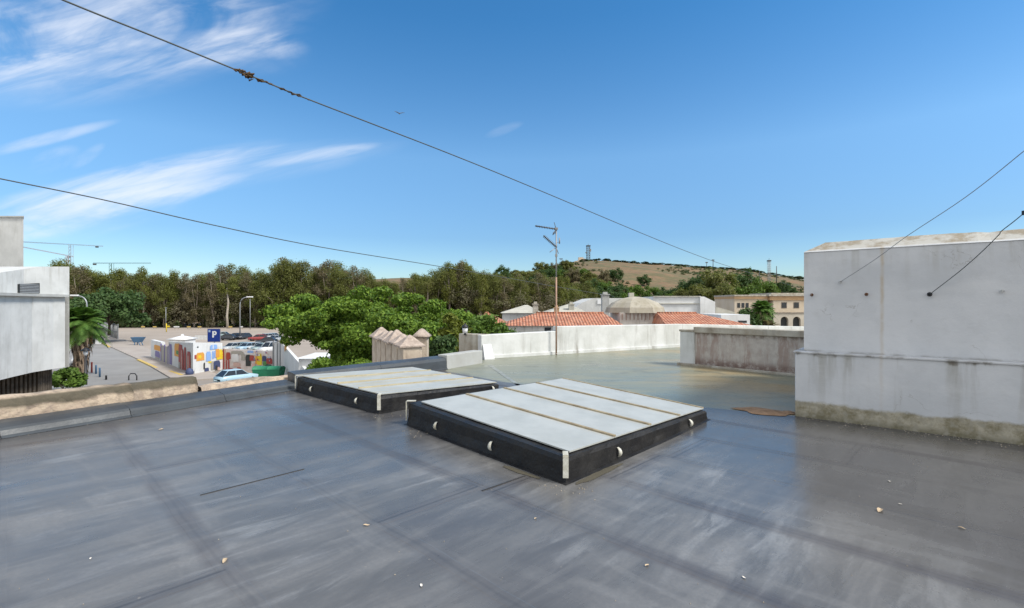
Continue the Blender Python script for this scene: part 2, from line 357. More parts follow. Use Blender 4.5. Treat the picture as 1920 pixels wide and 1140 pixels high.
def mat_panel(name, streak_axis=None):
    m, n = newmat(name); x, y, z = n.xyz(n.tc)
    c = n.mix(n.mr(n.noise(n.tc, 2., 6, .65), .35, .7), (.435, .445, .42), (.365, .375, .35))
    c = n.mix(n.m('MULTIPLY', n.mr(n.noise(n.tc, 9., 6, .75), .55, .75),   .35), c, (.28, .29, .25))
    if streak_axis:
        ax, ay = streak_axis
        a = n.m('ADD', n.m('MULTIPLY', x, ax), n.m('MULTIPLY', y, ay)); d = n.m('SUBTRACT', n.m('MULTIPLY', y, ax), n.m('MULTIPLY', x, ay))
        s1 = n.noise(n.comb(n.m('MULTIPLY', a, .5), n.m('MULTIPLY', d, 6.)), 1.2, 6, .6)
        c = n.mix(n.m('MULTIPLY', n.mr(s1, .46, .66), .8), c, (.42, .35, .19))
    n.put(n.p.inputs['Base Color'], c); n.p.inputs['Roughness'].default_value = .38
    n.l(n.bump(n.noise(n.tc, 4., 4), .08, .02), n.p.inputs['Normal']); return m

M = {}
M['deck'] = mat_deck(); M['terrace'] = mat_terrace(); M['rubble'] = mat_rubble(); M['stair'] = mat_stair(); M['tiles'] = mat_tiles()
M['felt'] = pm('parapet_felt', (.058, .068, .076), (.036, .041, .047), 2.2, .38, .3, 12., bd=.01)
M['upstand'] = pm('black_upstand', (.010, .010, .011), (.024, .023, .022), 3., .42, .8, 9., bd=.02, spec=.3)
M['panel'] = mat_panel('skylight_sheet'); M['panel2'] = mat_panel('skylight_sheet_stained', (.67, .74))
M['batten'] = pm('rusty_batten', (.36, .30, .19), (.22, .17, .10), 6., .6, .2)
M['batten_pale'] = pm('yellowed_batten', (.42, .37, .24), (.34, .28, .16), 6., .6, .2)
M['rust'] = pm('rust', (.24, .10, .04), (.13, .07, .04), 9., .8, .3)
M['wmetal'] = pm('painted_bracket', (.62, .62, .56), (.40, .38, .30), 14., .45, .2)
M['plaster'] = pm('weathered_plaster', (.66, .67, .66), (.52, .53, .51), 1.4, .85, .3, 9., stain=(.20, .18, .15), stain_amt=.85, bd=.02)
M['plaster_dirty'] = pm('mouldy_plaster', (.50, .47, .43), (.40, .36, .33), 1.6, .88, .4, 9., stain=(.13, .085, .065), stain_amt=1.5, bd=.02)
def mat_mould():
    m, n = newmat('mould_stained_render'); x, y, z = n.xyz(n.tc)
    v = n.comb(n.m('MULTIPLY', x, 3.), 0., n.m('MULTIPLY', z, .55)); c = n.mix(n.mr(n.noise(n.tc, 4., 8, .7), .35, .65), (.50, .47, .43), (.40, .36, .33))
    c = n.mix(n.m('MULTIPLY', n.mr(n.noise(v, 1.1, 9, .75, .4), .46, .62), .7), c, (.30, .215, .18))
    c = n.mix(n.m('MULTIPLY', n.mr(n.noise(v, 2.6, 9, .8, .3), .52, .62), .8), c, (.52, .50, .46))
    lo = n.m('MULTIPLY', n.mr(n.m('ADD', z, n.m('MULTIPLY', n.noise(n.tc, 4., 8, .7), .2)), .38, .2), n.mr(n.noise(n.tc, 8., 8, .75), .36, .56, .3, 1.))
    c = n.mix(n.m('MULTIPLY', lo, .85), c, (.16, .10, .08)); hi = n.m('MULTIPLY', n.mr(z, .70, .84), n.mr(n.noise(n.tc, 6., 8, .7), .4, .6))
    c = n.mix(n.m('MULTIPLY', hi, .75), c, (.15, .11, .085))
    n.put(n.p.inputs['Base Color'], c); n.p.inputs['Roughness'].default_value = .9; n.l(n.bump(n.noise(n.tc, 12., 7, .7), .4, .015), n.p.inputs['Normal']); return m
M['mould'] = mat_mould()
M['coping'] = pm('dirty_coping', (.48, .46, .40), (.32, .28, .22), 2.4, .88, .4, 9., stain=(.16, .13, .10), stain_amt=1., bd=.02)
M['block'] = pm('grey_render', (.42, .43, .42), (.36, .36, .34), 2., .85, .3)
M['cream'] = pm('cream_render', (.52, .43, .31), (.60, .52, .42), .5, .85, .1)
M['ochre'] = pm('ochre_band', (.50, .33, .18), (.42, .27, .15), .8, .85, .1)
M['stone'] = pm('carved_sandstone', (.60, .51, .40), (.44, .36, .28), 3.2, .9, .7, 22., stain=(.17, .12, .095), stain_amt=.8, bd=.02)
M['stone_top'] = pm('mortared_caps', (.47, .39, .33), (.31, .25, .21), 9., .92, .9, 30., bd=.02)
M['white'] = pm('white_paint', (.68, .69, .69), (.58, .59, .585), .6, .8, .08, stain=(.34, .33, .29), stain_amt=.5)
M['white2'] = pm('pale_render', (.60, .605, .59), (.49, .495, .48), .9, .85, .1, stain=(.30, .29, .25), stain_amt=.7)
M['greyroof'] = pm('pale_roof', (.50, .485, .42), (.38, .37, .32), .8, .9, .1, stain=(.2, .2, .16), stain_amt=.8)
M['dome'] = pm('lichen_dome', (.30, .27, .20), (.40, .37, .31), .7, .95, .3, stain=(.14, .12, .09), stain_amt=.7)
M['grey'] = flat('grey_metal', (.30, .31, .32), .45, .3); M['dgrey'] = flat('dark_grey', (.07, .072, .075), .5)
M['galv'] = flat('galvanised_steel', (.36, .38, .40), .4, .5); M['black'] = flat('black_paint', (.015, .015, .017), .4)
M['dark_glass'] = pm('dark_glass', (.02, .024, .028), (.03, .035, .04), 1., .12, 0.)
M['brown'] = pm('dark_timber', (.12, .085, .06), (.06, .045, .035), 3., .7, .2)
M['bark'] = pm('pale_bark', (.30, .26, .22), (.17, .14, .115), 2., .9, .5)
M['bark_dark'] = pm('dark_bark', (.10, .08, .06), (.05, .04, .03), 3., .9, .5)
M['dead'] = pm('dead_fronds', (.27, .20, .14), (.14, .10, .07), 4., .9, .6)
M['cable'] = pm('cable_sheath', (.045, .06, .06), (.07, .08, .08), 3., .6, 0.)
M['ground'] = pm('packed_earth', (.30, .26, .22), (.24, .21, .185), .05, .95, .1, .8)
M['asphalt'] = pm('worn_asphalt', (.27, .265, .255), (.215, .21, .205), .15, .9, .1, 2.)
M['paving'] = pm('pale_paving', (.38, .34, .30), (.31, .27, .24), .3, .9, .1, 2.)
M['blue'] = flat('sign_blue', (.008, .035, .24), .35); M['pwhite'] = flat('sign_white', (.78, .79, .80), .4)
for k, c in dict(m_orange=(.70, .33, .06), m_yellow=(.72, .55, .03), m_red=(.36, .06, .05), m_blue=(.26, .42, .74), m_navy=(.05, .07, .16),
                 m_grey=(.36, .34, .30), m_violet=(.20, .17, .36), m_green=(.09, .26, .08), m_pink=(.58, .40, .35), m_black=(.03, .035, .035),
                 g_green=(.02, .20, .10), b_blue=(.07, .16, .28), y_line=(.58, .42, .12), t_orange=(.62, .14, .04)).items(): M[k] = flat(k, c, .6)
LF = {}
LF['ficus'] = mat_leaf('broad_leaves', (.055, .120, .016), (.19, .29, .035), (.055, .115, .018), .38, .25)
LF['euca'] = mat_leaf('eucalyptus_leaves', (.115, .135, .038), (.19, .205, .06), (.155, .15, .065), .12, .42)
LF['euca2'] = mat_leaf('olive_leaves', (.12, .14, .034), (.20, .21, .055), (.14, .15, .045), .12, .42)
LF['brownl'] = mat_leaf('dry_brown_leaves', (.165, .14, .085), (.22, .19, .12), (.14, .13, .07), .1, .4)
LF['twig'] = mat_leaf('bare_twigs', (.165, .148, .10), (.20, .178, .125), (.135, .145, .07), .06, .4)
LF['dark'] = mat_leaf('dark_green_leaves', (.035, .075, .025), (.085, .14, .045), (.055, .105, .03), .3)
LF['mid'] = mat_leaf('mid_green_leaves', (.065, .125, .022), (.13, .21, .035), (.09, .15, .025), .3)
LF['yell'] = mat_leaf('yellow_green_leaves', (.10, .13, .018), (.17, .19, .03), (.09, .14, .02), .6)
LF['palm'] = mat_leaf('palm_leaves', (.05, .12, .02), (.12, .21, .04), (.07, .15, .03), .5)
LF['scrub'] = mat_leaf('scrub_leaves', (.04, .06, .02), (.075, .10, .035), (.055, .075, .025), .02)

# ---------------------------------------------------------------- foliage
def leaf_mesh(name, clumps, n, size, mat, seed=0, flat_=.0, aspect=1.7, shell=.55):
    """n small quads spread through each clump (centre, radii); returns mesh data"""
    rg = np.random.default_rng(seed); C_ = np.array([c for c, r in clumps], float); Rr = np.array([r for c, r in clumps], float)
    vol = Rr.prod(1) ** (2 / 3); cnt = np.maximum(3, (vol / vol.sum() * n)).astype(int); idx = np.repeat(np.arange(len(clumps)), cnt); N = len(idx)
    d = rg.normal(size=(N, 3)); d /= np.linalg.norm(d, axis=1)[:, None]
    rad = shell + (1 - shell) * rg.random(N) ** .7
    rad *= 1 + .18 * rg.normal(size=N) * (rg.random(N) < .3)
    p = C_[idx] + d * rad[:, None] * Rr[idx]
    nrm = d * .6 + rg.normal(size=(N, 3)) * .6 + np.array([0, 0, .35 + flat_]); nrm /= np.linalg.norm(nrm, axis=1)[:, None]
    t = np.cross(nrm, rg.normal(size=(N, 3))); t /= np.linalg.norm(t, axis=1)[:, None]; s = np.cross(nrm, t)
    sz = size * (.6 + .8 * rg.random(N)); a = t * (sz * aspect / 2)[:, None]; c = s * (sz / 2)[:, None]
    v = np.stack([p - a, p + c * .9 - a * .1, p + a, p - c * .9 + a * .1], 1).reshape(-1, 3)
    me = bpy.data.meshes.new(name); me.vertices.add(4 * N); me.vertices.foreach_set('co', v.ravel())
    me.loops.add(4 * N); me.loops.foreach_set('vertex_index', np.arange(4 * N)); me.polygons.add(N)
    me.polygons.foreach_set('loop_start', np.arange(0, 4 * N, 4)); me.polygons.foreach_set('loop_total', np.full(N, 4))
    me.update(calc_edges=True); me.validate(); me.materials.append(mat); return me
def leaf_obj(name, me, parent=None):
    o = bpy.data.objects.new(name, me); col.objects.link(o); o.parent = parent; return o
def crown_clumps(rg, n, c, r, cr=(.22, .4), lowcut=-.6):
    """clumps spread over an ellipsoid c,r"""
    out = []
    while len(out) < n:
        d = Vector((rg.gauss(0, 1), rg.gauss(0, 1), rg.gauss(0, 1))).normalized()
        if d.z < lowcut: continue
        k = rg.uniform(.55, 1.)
        q = rg.uniform(*cr) * min(r)
        out.append(((c[0] + d.x * r[0] * k, c[1] + d.y * r[1] * k, c[2] + d.z * r[2] * k), (q * rg.uniform(.8, 1.3), q * rg.uniform(.8, 1.3), q * rg.uniform(.7, 1.))))
    return out
def trunk_mb(rg, h, r, fork, ends, off=(0, 0, 0)):
    mb = MB(); p0 = Vector((0, 0, 0)); pf = Vector((rg.uniform(-.03, .03) * h, rg.uniform(-.03, .03) * h, fork))
    mid = (p0 + pf) / 2 + Vector((rg.uniform(-1, 1), rg.uniform(-1, 1), 0)) * r
    mb.tube([p0, mid, pf], [r, r * .82, r * .7], 8)
    for e in ends:
        e = Vector(e); k = (pf + e) / 2 + Vector((0, 0, .06 * h))
        st = pf * rg.uniform(.75, 1.)
        mb.tube([st, k, e], [r * .5, r * .3, r * .08], 6)
    return mb
def tree_proto(name, h, w, leaf, bark, seed, nl=1500, ls=.5, base=.35, nc=16, r=None, style='tall'):
    rg = random.Random(seed); root = thing(name, '', 'tree')
    if style == 'tall':
        cl = []
        for i in range(nc):
            t = i / (nc - 1); z = h * (base + (1 - base) * t) ; sp = w / 2 * (.55 + .5 * sin(pi * min(1, t * 1.05) * .9)) * (1 - .55 * t ** 3)
            a = rg.uniform(0, 2 * pi); k = rg.uniform(.2, 1) * sp; q = w * rg.uniform(.15, .25)
            cl.append(((cos(a) * k, sin(a) * k, z - q), (q, q, q * rg.uniform(.7, 1.5))))
    else:
        cl = crown_clumps(rg, nc, (0, 0, h * .5), (w / 2 * .8, w / 2 * .8, h * .42), (.24, .42), -.9)
    ends = [c for c, _ in cl[::max(1, len(cl) // 7)]]
    trunk_mb(rg, h, r or h * .016, h * base * .9, ends).build('trunk', bark, root)
    leaf_obj('crown', leaf_mesh('crown', cl, nl, ls, leaf, seed, shell=.2, flat_=.5), root)
    return root

# ---------------------------------------------------------------- setting: ground, road, hill
def struct(o): o['kind'] = 'structure'; return o
GZ = -7.0
g = MB(); g.quad((-3000, -400, GZ), (3000, -400, GZ), (3000, 4000, GZ), (-3000, 4000, GZ)); struct(g.build('ground', M['ground']))
def sheet(name, pts, z, mat): return MB().quad(*[(p[0], p[1], z) for p in pts]).build(name, mat)
rd = [G(330, 716, GZ), G(262, 676, GZ), G(205, 650, GZ), G(178, 634, GZ)]
lf = [Vector((-120, 118, 0)), Vector((-84, 84, 0)), Vector((-58, 62, 0)), Vector((-44, 46, 0)), Vector((-30, 30, 0))]
road_pts = [Vector((-22, 36, 0))] + rd + lf
struct(sheet('road', road_pts, GZ + .004, M['asphalt']))
# kerbed pavement right of the road, with the car park behind
pv = [rd[0] + Vector((0, 0, 0)), rd[1], rd[2], rd[3]]
inn = [p + Vector((4.2, 2.2, 0)) for p in pv]
k = MB(); k.prism([(p.x, p.y) for p in pv] + [(p.x, p.y) for p in reversed(inn)], GZ + .002, GZ + .14); struct(k.build('pavement', M['paving']))
struct(sheet('car_park_surface', [(-96, 118), (-56, 78), (-36, 68), (-10, 68), (20, 90), (20, 172), (-150, 172), (-150, 160)], GZ + .004, pm('car_park_grit', (.36, .31, .265), (.30, .255, .215), .08, .95, .1, 1.)))
struct(sheet('street', [(-36, 42), (-30, 64), (-5, 66), (4, 30), (-10, 24)], GZ + .008, M['asphalt']))
# yellow painted kerb lengths
def yk(a, c_, n='kerb_marking'):
    a = G(*a, GZ); c_ = G(*c_, GZ); t = (c_ - a).normalized(); s = Vector((t.y, -t.x, 0)) * .13
    if s.x > 0: s = -s
    m = MB(); m.prism([(p.x, p.y) for p in (a, c_, c_ + s * 3, a + s * 3)], GZ + .003, GZ + .15); return struct(m.build(n, M['y_line']))
yk((297, 691), (262, 675)); yk((207, 651), (192, 642)); yk((345, 705), (322, 697))
m = MB()
for i in range(5):
    p = Vector((-38.5 + i * 1.15, 55.2 + i * .5, 0)); m.quad(p + Vector((0, 0, 0)), p + Vector((.55, .2, 0)), p + Vector((-.6, 3.2, 0)), p + Vector((-1.15, 3., 0)))
for i in range(len(m.v)): m.v[i] = (m.v[i][0], m.v[i][1], GZ + .014)
struct(m.build('crosswalk_stripes', M['pwhite']))

# hill
prof = [(-200, 545), (300, 535), (600, 525), (760, 522), (860, 521), (940, 519), (1000, 508), (1050, 498), (1078, 491), (1120, 488), (1160, 490), (1200, 494), (1300, 501),
        (1400, 507), (1440, 514), (1505, 523), (1700, 535), (1950, 545), (2600, 555)]
def interp(t, x):
    if x <= t[0][0]: return t[0][1]
    for (a, ya), (c_, yc) in zip(t, t[1:]):
        if x <= c_: return ya + (yc - ya) * (x - a) / (c_ - a)
    return t[-1][1]
RD = 560.
def hill_z(x, y):
    """terrain height: a long ridge RD metres away"""
    px = 960 + F * x / max(y, 1); zt = CAMZ + (570 - interp(prof, px)) / F * RD
    t = min(1, max(0, (y - 215) / (RD - 215))); s = t * t * (3 - 2 * t) * .35 + t * .65
    z = GZ + (zt - GZ) * s
    if y > RD: z = zt - (y - RD) * .12
    return z + (mnoise.noise(Vector((x * .02, y * .02, 0))) * 3.2 + mnoise.noise(Vector((x * .07, y * .07, 3))) * .9) * t * (1 if y < RD - 60 else .4)
vs = []; fs = []; nx, ny = 150, 46
for j in range(ny):
    y = 212 + j * 12.
    for i in range(nx):
        x = (-900 + i * 1900 / (nx - 1)) * y / 700
        vs.append((x, y, hill_z(x, y) if j else GZ - .5))
for j in range(ny - 1):
    for i in range(nx - 1): a = j * nx + i; fs.append((a, a + 1, a + nx + 1, a + nx))
def mat_hill():
    m, n = newmat('dry_grass_hill')
    a = n.noise(n.tc, .02, 6, .65); c_ = n.noise(n.tc, .12, 6, .7)
    c = n.mix(n.mr(a, .35, .65), (.19, .115, .058), (.135, .092, .045))
    c = n.mix(n.m('MULTIPLY', n.mr(c_, .45, .65), .6), c, (.24, .165, .08))
    c = n.mix(n.m('MULTIPLY', n.mr(n.noise(n.tc, .05, 8, .72), .44, .58), .8), c, (.095, .095, .038))
    n.put(n.p.inputs['Base Color'], c); n.p.inputs['Roughness'].default_value = .95
    n.l(n.bump(c_, .5, 1.), n.p.inputs['Normal']); return m
hm = MB(); hm.add(vs, fs, 0, True); struct(hm.build('hill', mat_hill()))

# ---------------------------------------------------------------- the roof we stand on
UA = R(-39.6)
Ld = [(-11.5, -3.0), (-6.1, 5.81), (-4.05, 9.15), (-1.61, 12.0)]
BND = [(-1.61, 11.66), (-.15, 10.0), (3.0, 7.55), (4.05, 6.97), (9.0, 2.9)]
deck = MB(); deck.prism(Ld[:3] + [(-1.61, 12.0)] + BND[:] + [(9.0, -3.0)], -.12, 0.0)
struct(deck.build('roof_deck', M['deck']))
wallline = lambda x: 14.35 + (x + .78) * .550
tm = MB(); tm.prism([(-1.6, 11.999), (-.95, 13.4), (-.95, wallline(-.95) + .2), (16, wallline(16) + .2), (16, -3), (9.003, -3), (9.003, 2.903), (4.053, 6.973), (3.003, 7.553), (-.147, 10.003), (-1.6, 11.663)], -.12, -.004)
struct(tm.build('terrace_floor', M['terrace']))
bd = MB(); bd.prism([(-11.6, -2.9), (-6.4, 5.9), (-4.4, 9.4), (-1.8, 12.2), (-1., 14.3), (15.9, 23.4), (15.9, -2.9)], GZ, -.13)
struct(bd.build('building_block_below', M['white2']))

# felt-covered parapets
def off_line(p, q, w):
    t = Vector((q[0] - p[0], q[1] - p[1], 0)).normalized(); return Vector((-t.y, t.x, 0)) * w
pr = thing('parapet', 'low parapet capped in black roofing felt running along the left roof edge', 'parapet', (-6.1, 5.81, 0))
def strip_parapet(pts, h0, h1, w, seg_len, name, parent, seed):
    """mitred felt lengths, slightly uneven, laid end to end"""
    rg = random.Random(seed); L = [Vector((*p, 0)) for p in pts]; off = parent.location
    for a, c_ in zip(L, L[1:]):
        t = (c_ - a); n_ = max(1, round(t.length / seg_len)); tn = t.normalized(); s = Vector((-tn.y, tn.x, 0))
        for i in range(n_):
            p = a + t * (i / n_) + tn * .003; q = a + t * ((i + 1) / n_) - tn * .003; mb = MB(off); K = 8; vs = []
            j = rg.uniform(-.008, .008)
            for k_ in range(K + 1):
                b0 = p.lerp(q, k_ / K); dh = .006 * mnoise.noise(b0 * 2.1)
                sec = [(-.07, .004), (-.02, .03), (0, h0 * .75), (.03, h0 + dh), (w * .55, (h0 + h1) / 2 + .01 + dh * 2), (w, h1 + dh), (w + .01, -.1)]
                for sx, sz in sec: vs.append(b0 + s * (sx + (j if sz > .03 else 0)) + Vector((0, 0, sz + (j * .6 if sz > .03 else 0))))
            m_ = 7; fs = [(k_ * m_ + e, (k_ + 1) * m_ + e, (k_ + 1) * m_ + e + 1, k_ * m_ + e + 1) for k_ in range(K) for e in range(m_ - 1)]
            fs += [tuple(range(m_ - 1, -1, -1)), tuple(K * m_ + e for e in range(m_))]
            mb.add(vs, fs, 0, False); mb.build(name, M['felt'], parent)
strip_parapet(Ld[:3], .112, .165, .34, 1.45, 'felt_length', pr, 1)
pr2 = thing('parapet', 'taller black felt parapet behind the stained skylight, ending in a square step', 'parapet', (-4.05, 9.15, 0))
strip_parapet([Ld[2], Ld[3]], .27, .30, .34, 1.9, 'felt_length', pr2, 2)
# grey low block wall between black parapet and white wall
a = Vector((-1.60, 12.01, 0)); c_ = Vector((-.80, 13.25, 0)); s = off_line(a, c_, .3)
mb = MB(a); mb.prism([(p.x, p.y) for p in (a, c_, c_ + s, a + s)], -.1, .34)
tag(mb.build('low_block_wall', M['block'], None, a, bevel=.015), 'short grey rendered low wall between the black parapet and the white terrace wall', 'wall')

# rubble wall beyond the parapet
def rubble(name, pts, tops, th, zb, label, seed):
    """irregular stone wall: displaced top and faces"""
    L = [Vector((*p, 0)) for p in pts]; mb = MB(L[0]); rings = []
    for i in range(len(L) - 1):
        n_ = max(2, int((L[i + 1] - L[i]).length / .12))
        for j in range(n_ + (i == len(L) - 2)):
            f = j / n_; t = (L[i + 1] - L[i]).normalized(); rings.append((L[i].lerp(L[i + 1], f), Vector((-t.y, t.x, 0)), tops[i] + (tops[i + 1] - tops[i]) * f))
    vs = []; K = 10
    for p, s_, zt in rings:
        sec = [(0, zb)] + [(0, zb + (zt - zb) * (.94 + .0 * q)) if q == 3 else (0, zb + (zt - zb) * (.4 + .18 * q)) for q in range(4)] + [(.04, zt), (th * .4, zt + .02), (th * .8, zt + .01), (th, zt - .05), (th, zb)]
        for e, (sx, sz) in enumerate(sec):
            q = p + s_ * sx + Vector((0, 0, sz)); d = mnoise.noise(q * 3.1 + Vector((seed, 0, 0))) * .035 + mnoise.noise(q * 9.) * .018
            vs.append(q + s_ * (-abs(d) if e < 5 else 0) + Vector((0, 0, d * .9 if 4 <= e <= 8 else 0)))
    fs = [(k_ * K + e, (k_ + 1) * K + e, (k_ + 1) * K + e + 1, k_ * K + e + 1) for k_ in range(len(rings) - 1) for e in range(K - 1)]
    fs += [tuple(range(K - 1, -1, -1)), tuple((len(rings) - 1) * K + e for e in range(K))]
    mb.add(vs, fs, 0, True); return tag(mb.build(name, M['rubble'], None, L[0]), label, 'wall')
def beyond(px, extra):   # point behind the parapet line on the ray of px
    p0 = Vector(Ld[1]); t = Vector(Ld[2]) - p0; k_ = (px - 960) / F
    q = (k_ * p0.y - p0.x) / (t.x - k_ * t.y); p = p0 + t * q; n_ = Vector((-t.y, t.x)).normalized(); return p + n_ * extra
A0 = Vector(Ld[1]) - (Vector(Ld[2]) - Vector(Ld[1])) * 2.2; nn_ = Vector((-(Ld[2][1] - Ld[1][1]), Ld[2][0] - Ld[1][0])).normalized()
w0 = Vector(Ld[1]) + nn_ * .37; tt = (Vector(Ld[2]) - Vector(Ld[1])); 
def wl(f, e=0.): return tuple(w0 + tt * f + nn_ * e)
rubble('rubble_wall', [wl(-2.2, .02), wl(-.2, .02), wl(.38, .02)], [.44, .44, .385], .42, -1.5, 'weathered sandstone rubble wall with a mossy top behind the left parapet', 1)
rubble('rubble_wall', [wl(.385, .12), wl(.62, .12)], [.37, .36], .4, -1.5, 'short set-back piece of rubble wall with dark vertical stains', 5)
rubble('rubble_wall', [wl(.63, .04), wl(.8, .03), wl(1.16, .02)], [.20, .22, .15], .4, -1.5, 'lowest sandy stretch of rubble wall running to the corner of the roof', 9)

# skylights -----------------------------------------------------
def skylight(label, L_, N_, R_, B_, hs, panel, rib_dir, inset, ribs, brk, knobs, seed):
    """corners left, near, right, back; hs their heights; panel sheet on a black felt kerb"""
    base = Vector((*N_, 0)); rt = thing('skylight', label, 'skylight', base)
    Q = [Vector((*p, 0)) for p in (L_, N_, R_, B_)]; cen = sum(Q, Vector()) / 4
    H = hs; mb = MB(base); K = 26; rings = []
    for i in range(4):
        for j in range(K):
            f = j / K; p = Q[i].lerp(Q[(i + 1) % 4], f); rings.append((p, H[i] + (H[(i + 1) % 4] - H[i]) * f, (Q[i].lerp(Q[(i + 1) % 4], f) - cen)))
    nR = len(rings); vs = []
    for p, h, d in rings:
        dn = d.normalized(); wob = mnoise.noise(p * 2.3 + Vector((seed, 0, 0))) + .7 * mnoise.noise(p * 7. + Vector((0, seed, 0)))
        for o_, zz in ((.075, .002), (.028, .010), (.012 + wob * .018, h * .42), (.010 + wob * .014, h * .82), (-.008, h - .004 + wob * .008), (-.06, h + wob * .005), (-.2, h - .005)):
            vs.append(p + dn * o_ + Vector((0, 0, zz)))
    m_ = 7; fs = [(k_ * m_ + e, ((k_ + 1) % nR) * m_ + e, ((k_ + 1) % nR) * m_ + e + 1, k_ * m_ + e + 1) for k_ in range(nR) for e in range(m_ - 1)]
    mb.add(vs, fs, 0, False); mb.build('kerb', M['upstand'], rt)
    # sheet
    def at(u_, v_, dz=0.):  # u: L->N, v: L->B (and N->R)
        p = (Q[0] * (1 - u_) + Q[1] * u_) * (1 - v_) + (Q[3] * (1 - u_) + Q[2] * u_) * v_
        h = (H[0] * (1 - u_) + H[1] * u_) * (1 - v_) + (H[3] * (1 - u_) + H[2] * u_) * v_
        return Vector((p.x, p.y, h + dz))
    u0, u1, v0, v1 = inset; mb = MB(base); n1 = 4
    for s_ in range(n1):   # four sheets side by side with hairline gaps
        if rib_dir == 'u': a0, a1 = v0 + (v1 - v0) * s_ / n1, v0 + (v1 - v0) * (s_ + 1) / n1 - .002; cs = [(u0, a0), (u1, a0), (u1, a1), (u0, a1)]
        else: a0, a1 = u0 + (u1 - u0) * s_ / n1, u0 + (u1 - u0) * (s_ + 1) / n1 - .002; cs = [(a0, v0), (a1, v0), (a1, v1), (a0, v1)]
        vs = [at(*c, .012) for c in cs] + [at(*c, .026) for c in cs]
        mb.add(vs, [(0, 1, 2, 3)[::-1], (4, 5, 6, 7), (0, 1, 5, 4), (1, 2, 6, 5), (2, 3, 7, 6), (3, 0, 4, 7)])
    mb.build('glazing_sheet', panel, rt)
    if rib_dir == 'u':
        mb = MB(base); a, c = at(u0, v1), at(u1, v1); t = (c - a).normalized(); s_ = Vector((-t.y, t.x, 0)) * .018
        lo = [p + Vector((0, 0, .027)) for p in (a - s_ * 2, c - s_ * 2, c, a)]; hi = [p + Vector((0, 0, .009)) for p in lo]; mb.add(lo + hi, [(4, 5, 6, 7), (0, 1, 5, 4), (1, 2, 6, 5), (2, 3, 7, 6), (3, 0, 4, 7)]); mb.build('edge_trim', M['batten'], rt)
    for f in ribs:
        if rib_dir == 'u': v_ = v0 + (v1 - v0) * f; a, c = at(u0 + .01, v_), at(u1, v_)
        else: u_ = u0 + (u1 - u0) * f; a, c = at(u_, v0 + .01), at(u_, v1)
        t = (c - a).normalized(); s_ = Vector((-t.y, t.x, 0)) * (.024 if rib_dir == 'u' else .014); mb = MB(base); up = Vector((0, 0, .027)); up2 = Vector((0, 0, .042))
        lo = [a - s_ + up, c - s_ + up, c + s_ + up, a + s_ + up]; hi = [p + up2 for p in (a - s_ * .8, c - s_ * .8, c + s_ * .8, a + s_ * .8)]
        mb.add(lo + hi, [(4, 5, 6, 7), (0, 1, 5, 4), (1, 2, 6, 5), (2, 3, 7, 6), (3, 0, 4, 7)]); mb.build('batten', M['batten'] if rib_dir == 'u' else M['batten_pale'], rt)
    # upright corner brackets and bent clips
    def outward(u_, v_):
        p = at(u_, v_); d = Vector((p.x, p.y, 0)) - cen; return d.normalized()
    for (u_, v_) in brk:
        p = at(u_, v_); d = outward(u_, v_); s_ = Vector((-d.y, d.x, 0)); h = p.z; mb = MB(base)
        for k_, (o_, z0, z1) in enumerate(((.035, .055, h + .02),)):
            c = Vector((p.x, p.y, 0)) + d * o_
            mb.box((c.x, c.y, (z0 + z1) / 2), (.012, .05, z1 - z0), math.atan2(d.y, d.x))
        c = Vector((p.x, p.y, h + .026)) - d * .03; mb.box(c, (.12, .05, .010), math.atan2(d.y, d.x))
        mb.build('corner_bracket', M['wmetal'], rt)
    for (u_, v_, tilt) in knobs:
        p = at(u_, v_); e = .02
        d = (Vector((at(u_, v_).x, at(u_, v_).y, 0)) - Vector((at(min(max(u_, .05), .95), min(max(v_, .05), .95)).x, at(min(max(u_, .05), .95), min(max(v_, .05), .95)).y, 0))).normalized()
        c = Vector((p.x, p.y, p.z * .42)); mb = MB(base)
        s2 = Vector((-d.y, d.x, 0)); vs = []
        for i_ in range(7):
            a_ = -1.35 + i_ * .45; pr_ = .058 * cos(a_) + .006
            for w_ in (-.020, -.013, .013, .020): vs.append(c + d * (pr_ * (1. if abs(w_) < .02 else .72)) + s2 * w_ * (.55 + .45 * cos(a_)) + Vector((0, 0, .052 * sin(a_))))
        mb.add(vs, [(i_ * 4 + e_, i_ * 4 + e_ + 1, (i_ + 1) * 4 + e_ + 1, (i_ + 1) * 4 + e_) for i_ in range(6) for e_ in range(3)], 0, True); mb.build('clip', M['wmetal'], rt)
    return rt
skylight('nearer white skylight with tan battens on a black kerb', (-1.37, 6.5), (.48, 4.37), (2.68, 6.75), (.83, 8.93), (.285, .225, .125, .235), M['panel'], 'u',
         (.045, .985, .035, 1.01), (.25, .5, .75), [(0, 0), (1.0, -.0)], [(.25, 0, 0), (.63, 0, 0), (1., .27, 0), (1., .82, 0), (0., .12, 0)], 3)
skylight('farther skylight with yellow-stained white sheets on a black kerb', (-3.93, 8.95), (-1.94, 7.14), (-.25, 9.0), (-2.22, 10.85), (.265, .25, .13, .175), M['panel2'], 'v',
         (.0, .985, .02, 1.0), (.25, .5, .75), [(0, 0), (1., 0)], [(.22, 0, 0), (.78, 0, 0), (1., .93, 0)], 8)

